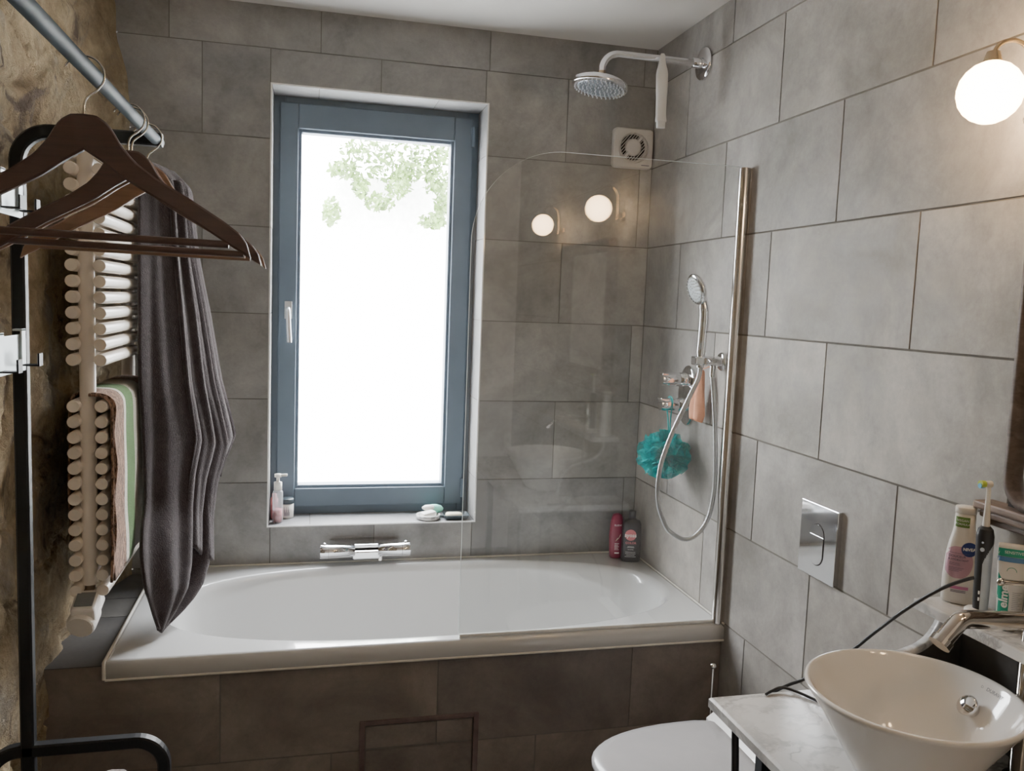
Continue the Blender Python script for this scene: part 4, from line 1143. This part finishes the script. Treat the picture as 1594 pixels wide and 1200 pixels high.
tb = thing('toilet_brush', 'thin chrome toilet brush handle with round knob standing behind the toilet', 'toilet brush', (-.115, -.93, 0))
TX, TY = -.1085, -.92
MB().tube([(TX, TY, .08), (TX, TY, .53)], .0036, 10).lathe([(0, .526), (.007, .528), (.0095, .534), (.007, .540), (0, .542)], (TX, TY, 0), 16).build('handle', M['chrome_s'], tb)
MB().lathe([(0, .0), (.045, .0), (.047, .01), (.047, .24), (.043, .242), (.043, .02), (0, .018)], (TX, TY, .001), 28).build('holder', M['chrome_s'], tb)

# ------------------------------------------------------------------ vanity
vt = thing('vanity', 'washstand with grey-veined white marble top and dark metal legs', 'washstand', (-.24, -2.1, 0))
VZ, VX, VY0, VY1 = .78, -.466, -1.567, -2.64
loft(MB(), [[(x, y, z) for x, y in ((VX+i, VY1+i), (-.001, VY1+i), (-.001, VY0-i), (VX+i, VY0-i))] for i, z in ((.004, VZ-.026), (0, VZ-.022), (0, VZ-.005), (.004, VZ-.001), (.006, VZ))], False).build('marble_top', M['marble'], vt)
for x, y in ((-.350, -1.605), (-.03, -1.605), (-.350, VY1+.04), (-.03, VY1+.04)):
    MB().box((x-.014, y-.014, 0), (x+.014, y+.014, VZ-.026), .002).build('leg', M['black'], vt)
MB().box((-.364, -1.62, VZ-.066), (-.336, VY1+.05, VZ-.0265), .002).build('rail', M['black'], vt)
MB().box((-.35, -1.619, VZ-.066), (-.03, -1.591, VZ-.0265), .002).build('rail', M['black'], vt)
# splashback and its shelf
SHZ, SHX, SHY = 1.03, -.123, -1.722
bs = MB().box((-.022, SHY-.005, VZ), (-.001, VY1+.0, SHZ-.02)).build('splashback', M['slate'], vt); bs['label'] = 'dark board between marble top and shelf'
MB().box((SHX, SHY, SHZ-.021), (-.001, VY1, SHZ), .003).build('shelf', M['marble'], vt)
brp = [(-.022, SHZ-.021), (-.060, SHZ-.021)]
cv = [(-.060, 1.009), (-.062, .985), (-.074, .962), (-.090, .944), (-.115, .929), (-.148, .920), (-.20, .905), (-.235, .870), (-.25, .82), (-.255, VZ)]
cvp = smooth_path([(a, 0, b) for a, b in cv], 5)
MB().prism([(-.0225, SHZ-.021)]+[(p.x, p.z) for p in cvp]+[(-.0225, VZ)], SHY-.005, SHY-.023, 'XZ').build('bracket', M['slate'], vt)
e1 = MB()
for a, b in zip(cvp, cvp[1:]):
    nn = Vector((-(b.z-a.z), 0, b.x-a.x)).normalized(); nn = -nn if nn.x > 0 else nn
    e1.add([Vector((a.x, SHY-.003, a.z)), Vector((b.x, SHY-.003, b.z)), Vector((b.x, SHY-.025, b.z)), Vector((a.x, SHY-.025, a.z)),
            Vector((a.x, SHY-.003, a.z))+nn*.008, Vector((b.x, SHY-.003, b.z))+nn*.008, Vector((b.x, SHY-.025, b.z))+nn*.008, Vector((a.x, SHY-.025, a.z))+nn*.008],
           [(4, 5, 6, 7), (0, 1, 5, 4), (3, 2, 6, 7)], True)
e1.build('bracket_lit_edge', M['marble'], vt)  # pale strip on the dark bracket, window light on its edge put into colour

# basin
BC = (-.264, -1.906)
ba = thing('wash_basin', 'white conical countertop wash basin on the marble top', 'basin', (BC[0], BC[1], VZ))
bp = [(0, VZ+.0005), (.080, VZ+.0005), (.090, VZ+.010), (.120, VZ+.062), (.150, VZ+.112), (.170, VZ+.143), (.1755, VZ+.150), (.1775, VZ+.154), (.176, VZ+.158), (.1715, VZ+.159), (.1675, VZ+.155), (.160, VZ+.142), (.140, VZ+.108), (.112, VZ+.063), (.088, VZ+.030), (.07, VZ+.02), (.03, VZ+.016), (0, VZ+.0155)]
MB().lathe(bp, (*BC, 0), 80).build('bowl', M['ceramic'], ba)
# round chrome plug on the inner wall side
dp = Vector((-.128, -1.894, .888)); dn = Vector((-.80, -.10, .60)).normalized()
uu = Vector((0, 0, 1)).cross(dn).normalized(); vv = dn.cross(uu); DM = Matrix((uu, vv, dn)).transposed()
MB().lathe([(.014, -.012), (.014, .009), (.0185, .010), (.0192, .015), (.016, .018), (0, .019)], dp, 32, mat=DM).build('plug', M['chrome'], ba)
def basin_in(da, z):
    # point on the inner wall at angle da
    for (r0, z0_), (r1, z1_) in zip(bp[10:], bp[11:]):
        if z1_ <= z <= z0_: r = r1+(r0-r1)*(z-z1_)/(z0_-z1_); break
    r -= .0012
    return Vector((BC[0]+r*math.cos(da), BC[1]+r*math.sin(da), z))
lay(MB(), text2d('DURAVIT', .0095, .0002), lambda a, b: basin_in(math.radians(-4.)-a/.168, VZ+.1445+b*.8)).build('lettering', M['inkgrey'], ba)
eb = MB()
lay(eb, text2d('D', .007), lambda a, b: basin_in(math.radians(6)-a/.168, VZ+.1445+b*.8))
eb.build('emblem', M['inkgrey'], ba)

# faucet
fc = thing('faucet', 'tall chrome basin faucet with bent spout and thin lever', 'tap', (-.068, -1.945, VZ))
FX, FY = -.066, -1.946
MB().tube([(FX, FY, VZ), (FX, FY, VZ+.006), (FX, FY, VZ+.007), (FX, FY, 1.125), (FX, FY, 1.145)], [.026, .026, .0175, .0175, .0175], 28).lathe([(.0175, 1.145), (.014, 1.152), (0, 1.154)], (FX, FY, 0), 24).build('body', M['nickel'], fc)
MB().tube(fillet([(FX, FY, 1.066), (-.212, -1.940, 1.075), (-.248, -1.943, 1.040)], .026, 8), .0155, 24).build('spout', M['nickel'], fc)
MB().tube([(-.2455, -1.9428, 1.0425), (-.2535, -1.9435, 1.0345)], .0182, 24).build('aerator', M['nickel'], fc)
lv = MB().tube([(FX, FY+.006, 1.128), (-.118, -1.922, 1.129)], .0045, 12)
lv.lathe([(0, -.0075), (.005, -.0055), (.0075, 0), (.005, .0055), (0, .0075)], (-.119, -1.9215, 1.129), 16).build('lever', M['nickel'], fc)

# lotion bottle on shelf
SH = SHZ+.0005
rzv = math.radians(-44)
nb_ = Bottle((-.050, -1.757, SH), math.radians(-40), [(0, .028, .016), (.004, .031, .019), (.05, .0315, .0195), (.095, .0285, .0185), (.118, .025, .0175), (.137, .0205, .016), (.150, .0185, .0155), (.176, .0178, .0150)], 2.3)
nv = thing('lotion_bottle', 'white lotion bottle with green cap label and navy disc on the marble shelf', 'bottle', nb_.c)
nb_.body().build('body', M['bottlewhite'], nv)
loft(MB(), [section(w, d, 2.2, nb_.rz, nb_.c, SH+z, 32) for z, w, d in ((.176, .0185, .0158), (.187, .0188, .0160), (.1885, .0183, .0155), (.189, .005, .004))]).build('cap', M['cap_white'], nv)
f = nb_.front(); f2 = nb_.front(.001)
lay(MB(), rect2d(-.0165, .150, .0075, .170), f).build('label', M['greenlab'], nv)
lt = lay(MB(), (lambda v: ([(a-.0045, b+.163) for a, b in v[0]], v[1]))(text2d('VEGAN', .0062)), f2); lt.build('lettering', M['inkwhite'], nv); lt = MB(); lay(lt, (lambda v: ([(a-.0045, b+.156) for a, b in v[0]], v[1]))(text2d('FORMULA', .0055)), f2)
lt.build('lettering', M['inkwhite'], nv)
pl = MB(); vs, fs = disc2d(-.004, .082, .0225, 36, .031)
vs = [(max(-.028, a-.006 if a < -.004 else a), b) for a, b in vs]
lay(pl, (vs, fs), f).build('label', M['pink'], nv)
lay(MB(), rect2d(-.022, .030, .014, .036), f).build('label', M['pinkd'], nv)
lay(MB(), disc2d(.0105, .109, .0138), f2).build('emblem', M['navy'], nv)
f3 = nb_.front(.0016)
lay(MB(), (lambda v: ([(a+.0105, b+.109) for a, b in v[0]], v[1]))(text2d('NIVEA', .0078, .0003)), f3).build('lettering', M['inkwhite'], nv)
tx = lay(MB(), (lambda v: ([(a-.009, b+.0935) for a, b in v[0]], v[1]))(text2d('DOUCEUR', .0062, .0001)), f3)
lay(tx, (lambda v: ([(a-.0065, b+.087) for a, b in v[0]], v[1]))(text2d('& HYDRATANT', .0050, .0001)), f3)
for k, (zz, hw) in enumerate(((.0995, .021), (.080, .011), (.077, .012), (.071, .016), (.068, .014), (.065, .011))): lay(tx, rect2d(-.022, zz, -.022+hw*2*.8, zz+.0007), f3)
for k in range(2): lay(tx, rect2d(-.016, .024+.0028*k, .010, .0252+.0028*k), f)
tx.build('lettering', M['ink'], nv)

# toothbrush on its charger
tbx, tby = -.080, -1.842
ch = thing('charger', 'white toothbrush charging base on the marble shelf', 'charger', (tbx, tby, SH))
loft(MB(), [section(.026, .020, 2.4, math.radians(-40), (tbx, tby, 0), SH+z, 28) for z in (0, .016)]+[section(.022, .016, 2.4, math.radians(-40), (tbx, tby, 0), SH+.020, 28)]).build('base', M['cap_white'], ch)
eb = thing('electric_toothbrush', 'black and pale blue electric toothbrush standing upright on the shelf', 'toothbrush', (tbx, tby, SH+.0205))
rx = Vector((math.cos(math.radians(-42)), math.sin(math.radians(-42)), 0)); ry = Vector((-rx.y, rx.x, 0))
def tbp(z): return Vector((tbx, tby, SH+.0205+z))-rx*(.004*z/.24)
bl = MB(); wh = MB()
kn = [(0, .0120), (.03, .0128), (.07, .0130), (.11, .0138), (.135, .0142), (.148, .012), (.153, .0075)]
prof_h = []
for (za, ra_), (zb_, rb_) in zip(kn, kn[1:]):
    for k in range(12): prof_h.append((za+(zb_-za)*k/12, ra_+(rb_-ra_)*k/12))
prof_h.append(kn[-1]); NR = 96; rings = []
for z, r in prof_h: rings.append([tbp(z)+rx*(r*1.05*math.cos(2*PI*k/NR))+ry*(r*math.sin(2*PI*k/NR)) for k in range(NR)])
vs = [v for g in rings for v in g]
fb = []; fw = []
for i in range(len(rings)-1):
    for k in range(NR):
        ang = 2*PI*(k+.5)/NR; zc = (prof_h[i][0]+prof_h[i+1][0])/2
        thr = -.12 if zc < .085 else -.12+1.2*((zc-.085)/.04)**1.3
        (fw if math.cos(ang) > thr else fb).append((i*NR+k, i*NR+(k+1) % NR, (i+1)*NR+(k+1) % NR, (i+1)*NR+k))
bl.add(vs, fb+[tuple(range((len(rings)-1)*NR, len(rings)*NR))], True); bl.build('grip', M['rubberblk'], eb)
wh.add(vs, fw, True); wh.build('handle', M['bluehandle'], eb)
MB().tube([tbp(.152), tbp(.160), tbp(.20), tbp(.222), tbp(.23)], [.0066, .0062, .0042, .0038, .0046], 16).build('brush_neck', M['cap_white'], eb)
hdp = tbp(.230)
MB().tube([hdp+ry*.004-rx*-.003, hdp-ry*.004-rx*.006], .0062, 16).build('brush_head', M['cap_white'], eb)
bdir = (-ry*.8-rx*1.0).normalized()
bp0 = hdp-rx*.004
MB().tube([bp0+bdir*.002, bp0+bdir*.013], [.0062, .0068], 14).build('bristle', M['brushgreen'], eb)
MB().tube([bp0+bdir*.006+Vector((0, 0, -.003)), bp0+bdir*.0140+Vector((0, 0, -.003))], [.0048, .0048], 10).build('bristle', M['brushblue'], eb)
MB().tube([tbp(.112)-ry*.0128-rx*.003, tbp(.112)-ry*.0148-rx*.004], .0036, 12).tube([tbp(.125)-ry*.0128-rx*.003, tbp(.125)-ry*.0142-rx*.004], .0018, 10).build('button', M['bluehandle'], eb)
sm = MB()
for zz in (.020, .032): sm.box(tbp(zz)-ry*.0126-rx*.004-Vector((.001, .001, .003)), tbp(zz)-ry*.0126-rx*.004+Vector((.001, .001, .003)))
sm.build('indicator', M['inkwhite'], eb)

# toothpaste tube standing on its cap
tpx, tpy = -.065, -1.890
tp = thing('toothpaste', 'white and green toothpaste tube standing on its cap behind the faucet', 'toothpaste', (tpx, tpy, SH))
MB().lathe([(0, SH), (.013, SH), (.0135, SH+.002), (.0125, SH+.018), (0, SH+.018)], (tpx, tpy, 0), 24).build('cap', M['cap_white'], tp)
TP = Bottle((tpx, tpy, SH+.018), math.radians(-38), [(0, .012, .010), (.004, .0195, .0185), (.03, .0205, .0172), (.08, .0232, .0115), (.118, .0248, .004), (.130, .0252, .0014), (.136, .0252, .0012)], 2.1)
TP.body().build('tube', M['bottlewhite'], tp)
f = TP.front(); f2 = TP.front(.0011); f3 = TP.front(.0016)
lay(MB(), rect2d(-.0245, .113, .0245, .127), f).build('label', M['teal'], tp)
lay(MB(), rect2d(-.0245, .104, .0235, .1125), f).build('label', M['blue'], tp)
gl = MB(); gl_v = []; nseg = 12; na = 9
for i in range(nseg+1):
    b = .006+.077*i/nseg; al = -.0200-.0018*i/nseg; ar = -.0035-.0178*max(0, (i/nseg-.55)/.45)
    gl_v += [(al+(ar-al)*k/(na-1), b) for k in range(na)]
lay(gl, (gl_v, [(i*na+k, i*na+k+1, (i+1)*na+k+1, (i+1)*na+k) for i in range(nseg) for k in range(na-1)]), f).build('label', M['teal'], tp)
lw2 = text2d('elmex', .0205, .0006)
lay(MB(), ([(-.0115-b*.85, .049+a) for a, b in lw2[0]], lw2[1]), TP.front(.0030)).build('lettering', M['inkwhite'], tp)
lay(MB(), (lambda v: ([(a, b+.1205) for a, b in v[0]], v[1]))(text2d('SENSITIVE', .0068)), f2).build('lettering', M['inkwhite'], tp)
ik = MB()
for k in range(12): lay(ik, rect2d(.001, .052-.0032*k, .017-.003*((k*7) % 3), .0527-.0032*k), f2)
for k in range(2): lay(ik, rect2d(-.018, .074-.003*k, .018-.004*k, .0747-.003*k), f2)
ik.build('lettering', M['inkgrey'], tp)
em = MB()
em.tube([f2(-.002+.0075*math.cos(PI*k/10), .088+.007*math.sin(PI*k/10)) for k in range(11)], .0005, 5)
em.build('emblem', M['teal'], tp); em = MB()
em.tube([f2(.010+.006*math.cos(2*PI*k/16), .006+.0052*math.sin(2*PI*k/16)+.0015) for k in range(16)], .0004, 5, closed=True)
em.build('emblem', M['teal'], tp)
# small pale box behind the tube, cut by the right picture edge
bxo = thing('paper_box', 'pale cream carton behind the toothpaste, cut by the right picture edge', 'box', (-.030, -1.935, SH))
MB().box((-.048, -1.960, SH), (-.024, -1.908, SH+.118), .001).build('carton', M['cream'], bxo)
MB().box((-.0480, -1.959, SH+.1175), (-.024, -1.909, SH+.1195), .0005).build('flap', M['cap_white'], bxo)

# cables
cbA = [(tbx-.002, tby+.004, SH+.076), (-.098, -1.830, 1.103), (-.13, -1.80, 1.075), (-.15, -1.745, 1.02), (-.17, -1.69, .955), (-.20, -1.63, .875), (-.245, -1.573, .806), (-.275, -1.557, .786), (-.31, -1.556, .770), (-.322, -1.556, .745), (-.30, -1.575, .715), (-.24, -1.62, .69), (-.15, -1.66, .60), (-.06, -1.68, .40), (-.05, -1.70, .01)]
tag(MB().tube(smooth_path(cbA, 8), .0034, 8).build('power_cord', M['rubberblk']), 'black charging cord running from the toothbrush down over the marble edge', 'cord')
cbB = [(-.345, -1.585, .7836), (-.325, -1.575, .7850), (-.30, -1.572, .789), (-.275, -1.59, .786), (-.255, -1.625, .7836), (-.235, -1.68, .7836), (-.16, -1.72, .7836)]
tag(MB().tube(smooth_path(cbB, 8), .0030, 8).build('cord_loop', M['rubberblk']), 'short loop of black cord lying on the marble behind the basin', 'cord')
cbC = [(-.438, -1.632, .753), (-.438, -1.634, .72), (-.440, -1.645, .66), (-.435, -1.65, .5), (-.43, -1.65, .2), (-.43, -1.66, .01)]
tag(MB().tube(smooth_path(cbC, 6), .0075, 8, flat=(0, 1, 0)).build('hanging_strap', M['rubberblk']), 'black strap hanging below the front edge of the marble top', 'cord')

# ------------------------------------------------------------------ mirror and its ledge
mr_ = thing('mirror', 'large wall mirror in carved dark wooden frame at the right edge', 'mirror', (0, -2.18, 1.23))
MY0, MY1, MZ0, MZ1 = -1.826, -2.55, 1.236, 1.87
def rrect_yz(y0_, y1_, za, zb, r, x):
    return [(x, a, b) for a, b in rrect((y0_+y1_)/2, (za+zb)/2, abs(y1_-y0_)/2, (zb-za)/2, r, 10)]
def frame_loft(spec):
    rings = [rrect_yz(MY0-i, MY1+i, MZ0+i, MZ1-i, r, x) for i, r, x in spec]
    return loft(MB(), rings, True, False, False)
frame_loft([(0, .055, -.004), (0, .055, -.040), (.004, .052, -.045), (.013, .045, -.045), (.020, .04, -.036), (.034, .03, -.032), (.044, .02, -.040), (.052, .015, -.038), (.055, .013, -.012)]).build('frame', M['darkwood'], mr_)
MB().add([(-.012, MY0-.05, MZ0+.05), (-.012, MY1+.05, MZ0+.05), (-.012, MY1+.05, MZ1-.05), (-.012, MY0-.05, MZ1-.05)], [(0, 1, 2, 3)]).build('mirror_glass', M['mirror'], mr_)
cf = MB()
cf.prism([(MY0+.002, MZ0), (MY0-.055, MZ0), (MY0-.03, MZ0+.016), (MY0-.012, MZ0+.034), (MY0+.002, MZ0+.06)], -.012, -.022, 'YZ').build('corner_block', M['fandark'], mr_)
fr_ = MB()
for k in range(5):
    a = PI/2*(k+.5)/5
    c0_ = Vector((-.023, MY0-.055+.055, MZ0))
    fr_.tube([(-.023, MY0+.002-.004, MZ0+.055-.011*k), (-.024, MY0-.012-.007*k, MZ0+.034-.0065*k)], .0022, 6)
fr_.build('fretwork', M['ledgewood'], mr_)
wl = thing('wooden_ledge', 'brown moulded wooden ledge under the mirror on the right wall', 'ledge', (0, -2.15, 1.2))
LY0, LY1 = -1.766, -2.60
for x_, za, zb, dy, m_ in ((-.047, 1.220, 1.2355, 0, 'ledgewood'), (-.040, 1.206, 1.2195, -.010, 'ledgewood'), (-.030, 1.192, 1.2055, -.020, 'darkwood')):
    MB().box((x_, LY0+dy, za), (-.001, LY1-dy, zb), .004).build('moulding', M[m_], wl)

# ------------------------------------------------------------------ globe lamps
def lamp(loc, label):
    x, y, z = loc
    t = thing('wall_lamp', label, 'lamp', loc, 'opal globe wall lamps')
    MB().lathe([(0, -.0545), (.015, -.0524), (.030, -.0455), (.042, -.0347), (.050, -.022), (.0543, -.005), (.0543, .005), (.050, .022), (.042, .0347), (.030, .0455), (.015, .0524)], loc, 40).build('globe', M['globe'], t)
    MB().tube([(x, y, z+.050), (x, y, z+.070)], [.017, .011], 18).build('socket', M['brass'], t)
    MB().tube(smooth_path([(x, y, z+.066), (x+.012, y, z+.084), (x+.040, y, z+.094), (x+.068, y, z+.086), (x+.083, y, z+.060), (x+.086, y, z+.01), (x+.086, y, z-.035)], 6), .0042, 10).build('arm', M['brass'], t)
    MB().tube([(x+.086, y, z-.022), (x+.1135, y, z-.022)], .009, 14).lathe([(.024, -.001), (.024, -.007), (.018, -.010)], (0, y, z-.022), 24, mat=Matrix(((0,0,1),(0,1,0),(1,0,0)))).build('wall_plate', M['brass'], t)
    MB().lathe([(0, -.05), (.006, -.046), (.008, -.038), (.005, -.03), (0, -.028)], (x+.086, y, z), 14).build('finial', M['brass'], t)
    return t
l1 = lamp((-.115, -1.793, 1.977), 'glowing opal globe wall lamp above the shelf, beside the mirror')
l2 = dup(l1, (-.115, -2.64, 1.977), 'second glowing globe wall lamp farther along the right wall, seen only reflected in the glass')

# ------------------------------------------------------------------ light, world, camera
wd = bpy.data.worlds.new('World'); bpy.context.scene.world = wd; wd.use_nodes = True
nt = wd.node_tree; nt.nodes.clear()
bg = nt.nodes.new('ShaderNodeBackground'); wo = nt.nodes.new('ShaderNodeOutputWorld')
tc = nt.nodes.new('ShaderNodeTexCoord'); sp_ = nt.nodes.new('ShaderNodeSeparateXYZ'); nt.links.new(tc.outputs['Generated'], sp_.inputs[0])
rp = ramp(nt, sp_.outputs['Z'], [(.0, (.97, .98, 1.0)), (.5, (.97, .98, 1.0)), (1., (.90, .95, 1.0))])
nt.links.new(rp.outputs[0], bg.inputs[0]); bg.inputs[1].default_value = 30.
nt.links.new(bg.outputs[0], wo.inputs['Surface'])
pl_ = bpy.data.lights.new('window_portal', 'AREA'); pl_.shape = 'RECTANGLE'; pl_.size = G[2]-G[0]; pl_.size_y = G[3]-G[1]
pl_.cycles.is_portal = True
po = bpy.data.objects.new('window_portal', pl_); C.objects.link(po)
po.location = ((G[0]+G[2])/2, YF+.055, (G[1]+G[3])/2); po.rotation_euler = (-PI/2, 0, 0)

cam = bpy.data.cameras.new('camera'); co = bpy.data.objects.new('camera', cam); C.objects.link(co)
co.location = (-1.2861, -3.0836, 1.5749); co.rotation_mode = 'XYZ'; co.rotation_euler = (1.4728, -.0374, -.2392)
cam.sensor_fit = 'HORIZONTAL'; cam.sensor_width = 36.; cam.lens = 1307.669/1594*36.; cam.clip_start = .02
s = bpy.context.scene; s.camera = co
s.view_settings.view_transform = 'AgX'
s.view_settings.exposure = .36
s.view_settings.gamma = 1.1
s.cycles.use_denoising = True
s.cycles.max_bounces = 14; s.cycles.diffuse_bounces = 8; s.cycles.transparent_max_bounces = 24
s.cycles.sample_clamp_indirect = 8.
